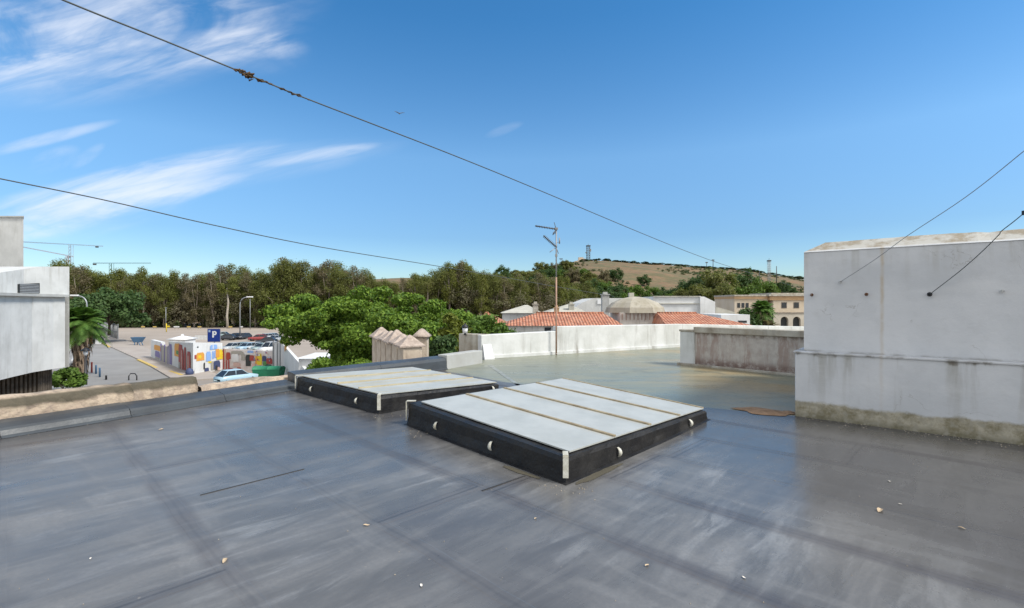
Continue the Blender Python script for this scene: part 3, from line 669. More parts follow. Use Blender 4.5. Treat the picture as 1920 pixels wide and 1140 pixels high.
# stair block on the right ---------------------------------------
sb = thing('stair_block', 'large white rendered rooftop block with a rust run, ledge and mossy foot', 'rooftop block', (4.04, 6.97, 0), UA)
mb = MB(); mb.bb((0, 0, -.05), (7, 4.4, .92)); pl = mb.build('plinth', M['stair'], sb, bevel=.012)
mb = MB(); mb.prism([(-.022, -.022), (7.01, -.022), (7.01, .199), (.081, .199), (.081, 4.41), (-.022, 4.41)], .902, .928); mb.build('ledge', M['stair'], sb, bevel=.006)
mb = MB(); mb.bb((.082, .2, .92), (6.95, 4.35, 2.34)); mb.build('wall', M['stair'], sb)
mb = MB(); K = 60; vs = []          # rough sloping coping along the front and the left end
for i in range(K + 1):
    x = .082 + (6.95 - .082) * i / K; e = mnoise.noise(Vector((x * 1.1, 0, 4))) * .010 + mnoise.noise(Vector((x * 9., 2, 4))) * .010
    xx = max(x, .32); ch = mnoise.noise(Vector((x * 5.1, 9, 1))); e -= .05 * max(0, ch - .25)
    vs += [(x, .19, 2.343), (x, .195, 2.352 + e * .3), (max(xx, x), .45, 2.50 + e), (max(xx, x), .7, 2.50 + e * .6), (max(xx, x), 4.3, 2.48), (x, 4.35, 2.34)]
    if i == 0: pass
m_ = 6; fs = [(k_ * m_ + e, (k_ + 1) * m_ + e, (k_ + 1) * m_ + e + 1, k_ * m_ + e + 1) for k_ in range(K) for e in range(m_ - 1)] + [(5, 4, 3, 2, 1, 0), tuple(K * m_ + e for e in range(6))]
mb.add(vs, fs); mb.build('coping', M['stair'], sb)
def on_wall(px, py, out_=.0):    # point on the upper wall face for a pixel ray
    k_ = (px - 960) / F; o = Vector((4.04, 6.97)) + Vector((.638, .770)) * .2; ux, uy = cos(UA), sin(UA)
    t = (k_ * o.y - o.x) / (ux - k_ * uy); p = o + Vector((ux, uy)) * t
    return Vector((p.x, p.y, CAMZ + (570 - py) / F * p.y)) + Vector((-.638, -.770, 0)) * out_
def hook(px, py, label, mat, big=1.):
    p = on_wall(px, py, .0); mb = MB(p); q = Vector((-.638, -.770, 0)); s_ = Vector((cos(UA), sin(UA), 0))
    mb.tube([p, p + q * .03], [.016 * big, .012 * big], 8)
    ring = [p + q * .045 + (s_ * cos(a_ * pi / 5) + Vector((0, 0, 1)) * sin(a_ * pi / 5)) * .018 * big for a_ in range(11)]
    mb.tube(ring, .005 * big, 5); return tag(mb.build('wall_hook', mat, None, p), label, 'hook')
hook(1523, 553, 'rusty ring hook nearest the left edge of the white rooftop block', M['rust'])
hook(1625, 552, 'rusty ring hook between the left edge and the rust run of the block', M['rust'])
hook(1743, 552, 'dark ring hook where the black wire meets the white block', M['black'], 1.25)
hook(1878, 546, 'painted-over hook at the right of the white block wall', M['plaster'])
hook(1576, 529, 'pale hook above the others holding the thin grey wire', M['plaster'])
def cable(name, pts, r, label, mat, sub=6, cat='cable'):
    """Catmull-Rom through the points"""
    Pn = [pts[0]] + list(pts) + [pts[-1]]; out_ = []
    for i in range(1, len(Pn) - 2):
        for j in range(sub):
            t = j / sub; a, b_, c, d = Pn[i - 1], Pn[i], Pn[i + 1], Pn[i + 2]
            out_.append(.5 * ((2 * b_) + (c - a) * t + (2 * a - 5 * b_ + 4 * c - d) * t * t + (3 * b_ - a - 3 * c + d) * t ** 3))
    out_.append(Pn[-2]); mb = MB(pts[0]); mb.tube(out_, r, 6); return tag(mb.build(name, mat, None, pts[0]), label, cat), out_
a = on_wall(1576, 529, .045)
cable('wire', [a, P(1640, 487, 6.2), P(1700, 443, 5.6), P(1810, 370, 4.7), P(1920, 283, 4.0), P(2060, 165, 3.3)], .0035, 'thin grey wire rising to the right from the pale hook on the block', M['grey'], cat='wire')
a = on_wall(1743, 552, .045)
wr, _ = cable('wire', [a, P(1800, 508, 5.9), P(1842, 471, 5.6), P(1873, 440, 5.3), P(1878, 433, 5.3), P(1917, 402, 5.0), P(2010, 318, 4.3)], .0045, 'black kinked wire rising from the dark hook on the white block', M['cable'], cat='wire')
p = P(1921, 399, 4.97); MBx = MB(wr.location); MBx.box(p, (.03, .03, .045)); MBx.build('insulator', M['black'], wr)

# overhead cables
def along(pts, d0, d1):  # depth with 1/d linear in px
    x0, x1 = pts[0][0], pts[-1][0]; return [P(x, y, 1 / (1 / d0 + (1 / d1 - 1 / d0) * (x - x0) / (x1 - x0))) for x, y in pts]
c1 = [(-160, -120), (118, 0), (300, 73), (455, 136), (570, 183), (700, 233), (850, 291), (1000, 352), (1200, 436), (1300, 476), (1378, 503), (1500, 540)]
cb1, path1 = cable('overhead_cable', along(c1, 7., 62.), .0155, 'thick dark cable crossing the whole sky with brown debris tangled on it', M['cable'])
rg = random.Random(4); mb = MB(cb1.location)
for px0, n_, rr in ((460, 40, .040), (488, 14, .024), (508, 14, .018), (535, 12, .018), (560, 16, .022)):
    for i in range(n_):
        t = px0 + rg.gauss(0, 7); q = min(path1, key=lambda p_: abs(960 + F * p_.x / p_.y - t)); d_ = (path1[1] - path1[0]).normalized()
        k_ = [i_ for i_, p_ in enumerate(path1) if p_ is q][0]; d_ = (path1[k_ + 1] - path1[k_ - 1]).normalized(); o_ = (t - (960 + F * q.x / q.y)) / F * q.y
        c = q + d_ * o_ / max(.3, d_.x) ; v = Vector((rg.gauss(0, 1), rg.gauss(0, .5), rg.gauss(-.3, .8))) * rr
        mb.tube([c - d_ * .05 + v * .4, c + v, c + d_ * .06 + v * .3], [.004, rr * .55, .004], 5)
mb.build('tangled_debris', pm('debris', (.10, .06, .025), (.05, .03, .015), 30., .9, .3), cb1)
c2 = [(-200, 294), (0, 335), (200, 376), (400, 422), (600, 463), (815, 498), (945, 520), (1040, 537), (1100, 547), (1152, 556)]
cable('overhead_cable', along(c2, 11., 46.), .017, 'lower thinner cable sagging from the left edge to the domed building', M['cable'])

# lap joints of the membrane that really stand up, and grit washed against the edges
def lap(a, c_, w_=.022, h=.006):
    a, c_ = G(*a), G(*c_); t = (c_ - a).normalized(); s_ = Vector((-t.y, t.x, 0)) * w_; mb = MB(a); N_ = 12
    sec = lambda p, k_: [p - s_ * .02 + Vector((0, 0, .001)), p + Vector((0, 0, h * (.6 + .5 * mnoise.noise(p * 4)))), p + s_ * .5 + Vector((0, 0, h * .7)), p + s_ + Vector((0, 0, .001))]
    vs = [v for k_ in range(N_ + 1) for v in sec(a.lerp(c_, k_ / N_), k_)]
    mb.add(vs, [(k_ * 4 + e, (k_ + 1) * 4 + e, (k_ + 1) * 4 + e + 1, k_ * 4 + e + 1) for k_ in range(N_) for e in range(3)], 0, True); struct(mb.build('membrane_lap', M['deck_lap'], None, a))
M['deck_lap'] = pm('membrane_lap', (.012, .012, .013), (.022, .022, .023), 6., .6, .2, 20.)  # near-black colour paints in the shading of the lap's thickness
lap((376, 929), (571, 880)); lap((905, 921), (986, 893));
rg = random.Random(31); mb = MB()
def crumb(p, r):
    mb.lathe((p.x, p.y, .001), [(r, 0), (r * rg.uniform(.6, 1), r * .5), (r * .2, r * rg.uniform(.6, 1.))], 5, 0, rg.random() * 3)
for i in range(150):   # along the foot of the block
    t = rg.random() * 3.2; o_ = abs(rg.gauss(0, .16)) + .02; crumb(Vector((4.04 + cos(UA) * t - .638 * o_, 6.97 + sin(UA) * t - .770 * o_, 0)), rg.uniform(.003, .009))
for (cx_, cy_), n_ in (((.45, 4.22), 26), ((-1.9, 6.98), 18), ((-1.1, 6.05), 22), ((-3.2, 8.2), 14)):
    for i in range(n_): crumb(Vector((cx_ + rg.gauss(0, .14), cy_ + rg.gauss(0, .09), 0)), rg.uniform(.003, .008))
for i in range(70):
    f = rg.random() * 1.6 - .6; q = Vector(Ld[1]).lerp(Vector(Ld[2]), f) - nn_ * (abs(rg.gauss(0, .12)) + .08); crumb(Vector((q.x, q.y, 0)), rg.uniform(.003, .008))
for i in range(150):
    d = rg.uniform(2.3, 8.); p = Vector((rg.uniform(-1.1, .95) * d, d, 0)); crumb(p, rg.uniform(.002, .005))
tag(mb.build('grit', pm('grit', (.42, .37, .30), (.26, .22, .17), 40., .9, .1)), 'pale grit and crumbs scattered over the roof membrane and along its edges', 'grit', None, 'stuff')
# puddles and mud, dry leaves
def blob(name, c, rx, ry, rot, z, mat, seed, n=28, amp=.35):
    mb = MB((c[0], c[1], z)); vs = []
    for i in range(n):
        a_ = 2 * pi * i / n; k_ = 1 + amp * mnoise.noise(Vector((cos(a_) * 1.6 + seed, sin(a_) * 1.6, 0))) + .12 * mnoise.noise(Vector((cos(a_) * 6, sin(a_) * 6, seed)))
        x, y = rx * cos(a_) * k_, ry * sin(a_) * k_; vs.append((c[0] + x * cos(rot) - y * sin(rot), c[1] + x * sin(rot) + y * cos(rot), z))
    mb.add(vs, [tuple(range(n))]); return mb.build(name, mat, None, (c[0], c[1], z))
mw, n = newmat('rain_water'); n.put(n.p.inputs['Base Color'], (.105, .095, .070)); n.p.inputs['Roughness'].default_value = .06; n.p.inputs['Specular IOR Level'].default_value = .6
for (px, py, rx, ry, rot, sd_) in ((975, 885, .26, .035, UA - .1, 1), (1125, 888, .34, .045, R(47), 2)):
    p = G(px, py); struct(blob('puddle', (p.x, p.y), rx, ry, rot, .004, mw, sd_))
mm = pm('wet_mud', (.34, .20, .105), (.20, .12, .06), 7., .8, .6, 30.)
for (px, py, rx, ry, rot, sd_, lb) in ((1428, 771, .36, .26, UA - .03, 11, 'brown mud left where the terrace meets the roof membrane'), (1480, 774, .10, .12, 0, 15, 'small heap of brown mud at the foot of the white block')):
    p = G(px, py); mb = MB((p.x, p.y, .006)); n_ = 26; vs = [(p.x, p.y, .022)]
    for ring, hh in ((.55, .016), (1., .006)):
        for i in range(n_):
            a_ = 2 * pi * i / n_; k_ = ring * (1 + .35 * mnoise.noise(Vector((cos(a_) * 1.8 + sd_, sin(a_) * 1.8, 0)))); x, y = rx * cos(a_) * k_, ry * sin(a_) * k_
            vs.append((p.x + x * cos(rot) - y * sin(rot), p.y + x * sin(rot) + y * cos(rot), hh))
    fs = [(0, 1 + i, 1 + (i + 1) % n_) for i in range(n_)] + [(1 + i, 1 + n_ + i, 1 + n_ + (i + 1) % n_, 1 + (i + 1) % n_) for i in range(n_)]
    mb.add(vs, fs, 0, True); tag(mb.build('mud', mm, None, (p.x, p.y, .006)), lb, 'mud', None, 'stuff')
lm = pm('dry_leaf', (.50, .40, .27), (.34, .24, .15), 30., .8, .2); lm2 = pm('pale_leaf', (.72, .68, .62), (.6, .55, .48), 30., .8, .2)
leaf_spots = [(422, 1051, 1.5, 0, 'crumpled tan dry leaf left of the centre on the grey roof'), (687, 985, 1., 0, 'small brown leaf on the roof below the skylights'),
    (790, 1098, .8, 1, 'tiny whitish leaf near the bottom centre of the roof'), (1650, 957, 1.7, 0, 'largest tan leaf on the dark wet roof below the white block'),
    (1213, 1060, .9, 0, 'small tan leaf right of the bottom centre'), (1395, 1083, .7, 1, 'tiny pink-white leaf near the bottom right'),
    (1803, 990, .9, 0, 'pale brown leaf at the far right of the roof'), (1667, 902, .6, 1, 'tiny white petal on the wet roof near the block'),
    (302, 805, .8, 0, 'small pale bit beside the left parapet'), (170, 1047, .5, 1, 'tiny pale crumb at the lower left of the roof'),
    (1004, 972, .6, 0, 'tiny orange leaf in front of the nearer skylight'), (1688, 945, .5, 1, 'tiny white speck above the large tan leaf')]
for i, (px, py, sc_, w_, lb) in enumerate(leaf_spots):
    p = G(px, py, .004); rg = random.Random(i); mb = MB(); n_ = 9; L_ = .022 * sc_ * (p.y / 3.2); vs = []
    for k_ in range(n_):
        t = k_ / (n_ - 1); wd = sin(pi * t) ** .7 * .40 * L_ + .001; cz = .005 * sc_ * sin(t * 3 + i) ** 2
        vs += [((t - .5) * 2 * L_, -wd, cz + wd * .25), ((t - .5) * 2 * L_, 0, cz * .6), ((t - .5) * 2 * L_, wd * rg.uniform(.8, 1.1), cz + wd * .4)]
    fs = [(k_ * 3 + e, (k_ + 1) * 3 + e, (k_ + 1) * 3 + e + 1, k_ * 3 + e + 1) for k_ in range(n_ - 1) for e in (0, 1)]
    mb.add(vs, fs); tag(mb.build('dry_leaf', lm2 if w_ else lm, None, p, rg.uniform(0, 3)), lb, 'leaf')

# ---------------------------------------------------------------- terrace walls
def wall_run(mb, a, c_, th, z0, za, zb, m=0):
    a = Vector((*a, 0)); c_ = Vector((*c_, 0)); t = (c_ - a).normalized(); s_ = Vector((-t.y, t.x, 0)) * th
    mb.prism([(p.x, p.y) for p in (a, c_, c_ + s_, a + s_)], z0, [za, zb, zb, za], m)
WL = lambda x: (x, wallline(x))
tw = thing('terrace_wall', 'long stained white parapet wall along the far side of the green terrace', 'wall', (-.9, wallline(-.9), 0))
o_ = tw.location
mb = MB(o_); wall_run(mb, WL(-.9), WL(1.43), .25, -.1, .69, .735); mb.build('low_length', M['plaster'], tw, bevel=.02)
mb = MB(o_); wall_run(mb, WL(1.432), WL(6.4), .25, -.1, .885, .85); wall_run(mb, WL(6.4), WL(16.), .25, -.1, .85, .47); mb.build('high_length', M['plaster'], tw, bevel=.02)
mb = MB(o_); wall_run(mb, (WL(-.6)[0], WL(-.6)[1] - .05), (WL(8.)[0], WL(8.)[1] - .05), .05, -.1, .09, .10); mb.build('skirting', M['plaster'], tw, bevel=.01)
mb = MB(o_); mb.prism([(-.78, 13.95), (-.50, 14.10), (-.62, 14.42), (-.85, 14.3)], -.02, [.03, .03, .42, .42]); mb.build('corner_wedge', M['white'], tw)
mb = MB(); a = Vector((-1.62, 14.85, 0)); wall_run(mb, (0, 0), (.85, -.45), .25, -.1, .70, .70)
ew = mb.build('end_wall', M['coping'], None, a, 0, .015); tag(ew, 'short beige end wall with a thin coping where the terrace wall turns left', 'wall')
# lantern on the end wall
la = thing('wall_lantern', 'small black lantern with a pale glass standing on the beige end wall', 'lantern', P(872, 628, 14.7))
mb = MB(); mb.lathe((0, 0, 0), [(.045, 0), (.03, .03), (.03, .06)], 8); mb.build('base', M['black'], la)
mb = MB(); mb.lathe((0, 0, .06), [(.07, 0), (.085, .16)], 6); mb.build('glass', M['pwhite'], la)
mb = MB(); mb.lathe((0, 0, .22), [(.11, 0), (.09, .05), (.03, .10), (.01, .13)], 6); mb.build('cap', M['black'], la)
# divider parapet at right (white pier + mouldy face)
a = Vector((4.46, 12.96, 0)); e_ = Vector((6.9, 10.2, 0)); t = (e_ - a).normalized(); ang = math.atan2(t.y, t.x); Ln = (e_ - a).length
dv = thing('divider_wall', 'low terrace wall stained with reddish mould, with a white end pier', 'wall', a, ang)
mb = MB(); mb.bb((0, 0, -.02), (.42, .32, .87)); mb.build('end_pier', M['plaster'], dv, bevel=.015)
mb = MB(); mb.bb((.421, .02, -.02), (Ln, .30, .86)); mb.build('stained_face', M['mould'], dv)
mb = MB(); mb.bb((.40, -.04, .862), (Ln, .36, 1.01)); mb.bb((-.02, -.02, .872), (.398, .34, .93)); mb.build('coping', M['coping'], dv, bevel=.015)
mb = MB(); mb.bb((-.05, -.07, -.01), (Ln, -.001, .05)); mb.build('skirting', M['coping'], dv, bevel=.01)
mb = MB(); p0 = G(918, 684); p1 = G(990, 735); t = (p1 - p0).normalized(); s_ = Vector((-t.y, t.x, 0)) * .06
mb.quad(*(Vector((p.x, p.y, .0)) for p in (p0 - s_, p1 - s_ * .6, p1 + s_ * .6, p0 + s_))); struct(mb.build('pale_floor_strip', pm('pale_strip', (.27, .28, .25), (.19, .20, .165), 5., .3, .1)))  # pale strip lying flat on the terrace floor

# TV antenna
ax = P(1043, 672, 15.35); at_ = thing('tv_antenna', 'tall rooftop TV aerial with two booms on a rusty pole at the terrace wall', 'antenna', (ax.x, ax.y, 0))
zt = lambda py: PZ(py, ax.y)
mb = MB(); mb.tube([(0, 0, 0), (0, 0, zt(520))], .026, 8, 0); mb.build('lower_pole', pm('rusty_pole', (.42, .26, .18), (.30, .20, .15), 5., .7, .2), at_)
mb = MB(); mb.tube([(0, 0, zt(520) + .002), (0, 0, zt(427))], .02, 8); mb.box((0, 0, zt(479)), (.07, .07, .08)); mb.box((0, 0, zt(429)), (.10, .08, .07)); mb.build('upper_pole', M['grey'], at_)
def yagi(name, a, c_, elev, n_, el, updir):
    mb = MB(); a = Vector(a); c_ = Vector(c_); mb.bar(a, c_, .018); t = (c_ - a).normalized(); s_ = Vector((0, 1, 0)).cross(t).normalized() if updir else Vector((0, 1, 0))
    for i in range(n_):
        p = a.lerp(c_, .06 + .9 * i / (n_ - 1)); mb.bar(p - s_ * el / 2, p + s_ * el / 2, .010)
        q = Vector((0, 1, 0)) if updir else s_
        mb.bar(p - q * el * .7, p + q * el * .7, .009)
    mb.build(name, M['dgrey'], at_)
dxp = lambda px: (px - 1043) / F * ax.y
yagi('boom', (dxp(1003), -.05, zt(424)), (dxp(1044), -.02, zt(430)), 0, 13, .07, True)
yagi('boom', (dxp(1018), -.25, zt(444)), (dxp(1044), 0, zt(464)), 0, 11, .10, True)
mb = MB(); mb.bar((0, 0, zt(430)), (dxp(1039), 0, zt(417)), .011); mb.bar((0, 0, zt(430)), (dxp(1036), -.1, zt(441)), .015)
for k_ in range(5): mb.bar((dxp(1036) + .0, -.15 + k_ * .02, zt(437 + k_)), (dxp(1042), .05, zt(433 + k_)), .005)
mb.build('reflector', M['dgrey'], at_)
mb = MB(); mb.bar((.1, 0, zt(446)), (.1, 0, zt(457)), .022); mb.bar((0, 0, zt(455)), (.1, 0, zt(455)), .008); mb.build('amplifier', M['grey'], at_)
mb = MB(); 
for s_ in (-1, 1): mb.bar((0, 0, zt(464)), (dxp(1030 + (s_ + 1) * 9), s_ * .2, zt(474)), .012)
mb.build('rear_reflector', M['grey'], at_)

# crenellated stone wall (row of pyramid-topped merlons)
near = Vector((-2.93, 13.0, 0)); far = Vector((-4.62, 16.4, 0)); t = (far - near); Ln = t.length; ang = math.atan2(t.y, t.x)
cw = thing('crenellated_wall', 'old sandstone wall end with a row of pyramid-capped merlons in front of the big tree', 'wall', (near.x, near.y, GZ), ang)
mb = MB(); mb.bb((-.3, -.42, 0), (Ln, -.02, 6.55)); mb.build('wall', M['stone'], cw)
n_ = 6
for i in range(n_):
    x = .05 + i * (Ln - .1) / (n_ - 1) ; w_ = .30; y0 = -.22; zb_ = 6.55; ze = 7.46 + (.03 if i % 2 else 0); rg = random.Random(i)
    mb = MB(); mb.bb((x - w_, y0 - w_ * .85, zb_), (x + w_, y0 + w_ * .85, ze)); me_ = mb.build('merlon', M['stone'], cw, bevel=.02)
    mb = MB(); pk = .31 + rg.uniform(-.08, .06) - (.06 if i == 0 else 0); r_ = w_ + .05; K = 5
    mb.lathe((x, y0, ze), [(r_ * 1.41, 0.), (r_ * 1.41, .04), (r_ * .95, pk * .42), (r_ * .5, pk * .78), (.07, pk), (.02, pk + .02)], 4, 0, pi / 4)
    for q in range(len(mb.sm)): mb.sm[q] = False
    mb.build('pyramid_cap', M['stone_top'], me_)
cw2 = thing('stone_pinnacle', 'single pyramid-capped stone pinnacle just right of the row of merlons', 'pinnacle', (PX(791, 18), 18, GZ))
mb = MB(); mb.bb((-.22, -.22, 0), (.22, .22, 7.38)); mb.build('shaft', M['stone'], cw2)
mb = MB(); mb.lathe((0, 0, 7.38), [(.42, 0), (.44, .05), (.27, .17), (.10, .29), (.02, .32)], 4, 0, pi / 4); mb.build('cap', M['stone_top'], cw2)

# ---------------------------------------------------------------- left white building
lb = thing('modern_white_building', 'white concrete building with a curved overhanging facade at the left edge', 'building', (-29, 28, GZ))
o_ = lb.location; z_b, z_l = -2.55, 2.2
cur = [(PX(122, 32.), 32.), (PX(100, 31.2), 31.2), (PX(60, 29.6), 29.6), (PX(20, 27.6), 27.6), (PX(-60, 24.), 24.), (PX(-200, 19.5), 19.5)]
mb = MB(o_); mb.prism(cur + [(-60, 19.5), (-60, 32.)], z_b, z_l); mb.build('curved_facade', M['white2'], lb)
mb = MB(o_); cc2 = [(x - .35, y) for x, y in cur]; mb.prism([(x + .28, y) for x, y in cur] + [(x - .0, y) for x, y in reversed(cur)], z_l - .14, z_l + .02); mb.build('ledge', M['block'], lb)
up = [(PX(130, 33.), 33.0), (PX(128, 32.6) , 32.4), (PX(60, 30.), 30.), (PX(10, 27.6), 27.6), (PX(-100, 23.5), 23.5)]
mb = MB(o_); xs = up + [(-60, 23.5), (-60, 33.)]; zt_ = [4.12, 4.12, 3.65, 3.3, 2.9, 2.9, 4.1]; mb.prism([(PX(130, 32.9), 32.9), (PX(85, 31.) - .3, 31.)] + [(x - .5, y) for x, y in up[2:]] + [(-60, 23.5), (-60, 32.9)], z_l + .03, [4.12, 3.98, 3.75, 3.35, 2.95, 2.95, 4.12]); mb.build('upper_wall', M['white2'], lb)
mb = MB(o_); mb.prism([(PX(100, 32.2), 32.2), (PX(130, 32.2), 32.2), (PX(130, 33.0), 33.0), (PX(100, 33.0), 33.0)], z_b, z_l + .025); mb.build('end_fin', M['white2'], lb)
mb = MB(o_); q0, q1 = Vector((-29.79, 29.4, 0)), Vector((-29.97, 30.9, 0)); t = (q1 - q0).normalized(); s_ = Vector((t.y, -t.x, 0)) * .06
mb.prism([(p.x, p.y) for p in (q0, q1, q1 + s_, q0 + s_)], z_l + .08, [2.80, 2.92, 2.92, 2.80]); wn_ = mb.build('window', M['dark_glass'], lb)
mb = MB(o_); s2 = Vector((t.y, -t.x, 0)) * .085
for k_ in range(6):
    z = z_l + .09 + k_ * .095; mb.prism([(p.x, p.y) for p in (q0 + t * .08, q1 - t * .08, q1 - t * .08 + s2, q0 + t * .08 + s2)], z, z + .06)
mb.build('blind', M['grey'], wn_)
mb = MB(o_); mb.prism([(x - 1.1, y) for x, y in cur] + [(-58, 20), (-58, 31)], GZ, z_b - .01); mb.build('recessed_base', M['brown'], lb)
mb = MB(o_)
for i in range(26):
    f = i / 25 * (len(cur) - 1.001); k_ = int(f); x = cur[k_][0] + (cur[k_ + 1][0] - cur[k_][0]) * (f - k_); y = cur[k_][1] + (cur[k_ + 1][1] - cur[k_][1]) * (f - k_); mb.box((x - .98, y, (GZ + z_b) / 2), (.12, .14, z_b - GZ - .02))
mb.build('timber_slats', M['bark_dark'], lb)
mb = MB(o_); mb.prism([(-60, 38), (PX(44, 38), 38), (PX(38, 50), 50), (-60, 50)], GZ, PZ(408, 38)); mb.build('tower', M['white2'], lb)
mb = MB(o_); mb.prism([(-60, 37.9), (PX(45, 37.9), 37.9), (PX(38, 50), 50), (-60, 50)], PZ(408, 38) + .002, PZ(408, 38) + .12); mb.build('tower_coping', M['block'], lb)

# ---------------------------------------------------------------- town on the right
def hip_roof(mb, x0, x1, y0, y1, ze, zr, hl, hr, m=0):
    ym = (y0 + y1) / 2
    vs = [(x0, y0, ze), (x1, y0, ze), (x1, y1, ze), (x0, y1, ze), (x0 + hl, ym, zr), (x1 - hr, ym, zr)]
    mb.add(vs, [(0, 1, 5, 4), (1, 2, 5), (2, 3, 4, 5), (3, 0, 4), (3, 2, 1, 0)], m)
def roofhouse(label, pxa, pxb, d, ye, yr, depth, hl, hr, ridge_px=None, wallmat='plaster'):
    x0, x1 = PX(pxa, d), PX(pxb, d); ze = PZ(ye, d); zr = PZ(yr, d + depth / 2); rt = thing('tiled_house', label, 'house', ((x0 + x1) / 2, d + depth / 2, GZ)); o_ = rt.location
    mb = MB(o_); mb.bb((x0 + .3, d + .3, GZ), (x1 - .3, d + depth - .3, ze - .02)); mb.build('wall', M[wallmat], rt)
    mb = MB(o_); hip_roof(mb, x0, x1, d, d + depth, ze, zr, hl, hr); r_ = mb.build('roof', M['tiles'], rt)
    mb = MB(o_); mb.tube([(x0 + hl, d + depth / 2, zr + .03), (x1 - hr, d + depth / 2, zr + .03)], .09, 6); mb.build('ridge_tiles', M['tiles'], r_)
    return rt, (x0, x1, ze, zr)
h1, (hx0, hx1, hze, hzr) = roofhouse('terracotta hipped roof left of the domed tower, just behind the terrace wall', 940, 1172, 38., 611, 587, 7., 2.9, 1.0)
mb = MB(h1.location)
for px in (1027, 1043): x = PX(px, 38.3); mb.bb((x - .25, 38.24, PZ(627, 38.3)), (x + .25, 38.36, PZ(614, 38.3)))
mb.build('window', M['dark_glass'], h1)
roofhouse('small terracotta roof half hidden by the big tree at its right edge', 895, 948, 43., 606, 587, 5., .5, 1.6)
h3, _ = roofhouse('terracotta roof right of the domed tower with a long sloping hip', 1250, 1412, 38., 610, 587, 7., .3, 3.1)
def mat_dome():
    return M['dome']
dt = thing('domed_tower', 'squat mould-streaked tower with a lichen-brown pyramid dome and small lantern block', 'tower', (PX(1196, 42), 44.3, GZ)); o_ = dt.location
x0, x1 = PX(1163, 41.9), PX(1252, 41.9); mb = MB(o_); mb.bb((x0, 42, GZ), (x1, 46.2, PZ(586, 42))); mb.build('wall', M['plaster_dirty'] if False else pm('streaked_white', (.56, .53, .49), (.44, .40, .36), 1.2, .9, .2, stain=(.17, .10, .08), stain_amt=1.4), dt)
mb = MB(o_); cx, cy = PX(1190, 44.), 44.1; r_ = (x1 - x0) / 2 * 1.25; zb_, za_ = PZ(586, 44), PZ(556, 44)
mb.lathe((cx, cy, zb_), [(r_ * 1.05, 0), (r_ * 1.0, (za_ - zb_) * .32), (r_ * .80, (za_ - zb_) * .62), (r_ * .5, (za_ - zb_) * .86), (r_ * .18, (za_ - zb_) * .985), (.05, za_ - zb_)], 8, 0, pi / 8)
for q in range(len(mb.sm)): mb.sm[q] = False
mb.build('dome', M['dome'], dt)
mb = MB(o_); mb.bb((cx - .22 - .3, cy - .22, za_ - .1), (cx + .22 - .3, cy + .22, PZ(549, 44))); mb.build('lantern_block', M['greyroof'], dt)
mb = MB(o_)
for i in range(12): x = x0 + .2 + i * (x1 - x0 - .4) / 11; mb.bb((x - .035, 41.93, PZ(600, 42)), (x + .035, 42.02, PZ(588, 42)))
mb.build('blind_arcade', pm('mould_brown', (.24, .16, .13), (.36, .28, .24), 3., .9, .1), dt)
# long white flat building behind
lw = thing('long_white_building', 'long flat white building behind the tiled roofs, with a sloping end gable', 'building', (PX(1230, 62), 66, GZ)); o_ = lw.location
mb = MB(o_); mb.bb((PX(1225, 60), 60, GZ), (PX(1312, 60), 72, PZ(556, 60))); mb.build('main_wall', M['white'], lw)
mb = MB(o_); mb.bb((PX(1225, 60) - .1, 59.85, PZ(570, 60)), (PX(1311, 60), 59.995, PZ(568.5, 60))); mb.bb((PX(1225, 60) - .1, 59.8, PZ(556.5, 60)), (PX(1313, 60), 59.99, PZ(555, 60))); mb.build('cornice', M['greyroof'], lw)
mb = MB(o_); y0 = 59.6; pts = [(1313, 556), (1320, 556), (1341, 566), (1341, 590), (1313, 590)]
vs = [P(px, py, y0) for px, py in pts] + [P(px, py, y0) + Vector((0, 11, 0)) for px, py in pts]
for v in (3, 4, 8, 9): vs[v].z = GZ
mb.add(vs, [(4, 3, 2, 1, 0), (5, 6, 7, 8, 9)] + [(i, (i + 1) % 5, 5 + (i + 1) % 5, 5 + i) for i in range(5)]); mb.build('end_gable', M['white'], lw)
mb = MB(o_); vs = [P(1341.5, 575, y0), P(1378, 585, y0), P(1378, 588, y0), P(1341.5, 588, y0)]; vs += [v + Vector((0, 8, 0)) for v in vs]
mb.add(vs, [(3, 2, 1, 0), (4, 5, 6, 7)] + [(i, (i + 1) % 4, 4 + (i + 1) % 4, 4 + i) for i in range(4)]); mb.build('lean_to_roof', M['greyroof'], lw)
mb = MB(o_)
for px in (1348, 1372): mb.bb((PX(px, y0), y0 + .1, GZ), (PX(px, y0) + .25, y0 + .4, PZ(588, y0)))
mb.build('lean_to_posts', M['white'], lw)
lw2 = thing('pale_flat_building', 'pale weathered flat-roofed building between the grey chimney and the dome', 'building', (PX(1130, 64), 68, GZ)); o_ = lw2.location
mb = MB(o_); y0 = 63.
pts = [(1075, 590), (1075, 579), (1090, 568), (1112, 559), (1222, 559), (1222, 590)]; vs = [P(px, py, y0) for px, py in pts]; vs[0].z = GZ; vs[-1].z = GZ; vs += [v + Vector((0, 10, 0)) for v in vs]
mb.add(vs, [(0, 1, 2, 3, 4, 5)[::1], (11, 10, 9, 8, 7, 6)] + [((i + 1) % 6, i, 6 + i, 6 + (i + 1) % 6) for i in range(6)]); mb.build('wall', M['white2'], lw2)
mb = MB(o_); mb.bb((PX(1120, y0), y0 - .12, PZ(570, y0)), (PX(1130, y0), y0 - .02, PZ(562, y0))); mb.build('white_panel', M['pwhite'], lw2)
sb_ = thing('small_white_house', 'small bright white flat house with a dark window right of the tiled roofs', 'house', (PX(1378, 50), 53, GZ)); o_ = sb_.location
mb = MB(o_); mb.bb((PX(1352, 50), 50, GZ), (PX(1406, 50), 56, PZ(590, 50))); mb.build('wall', M['white'], sb_)
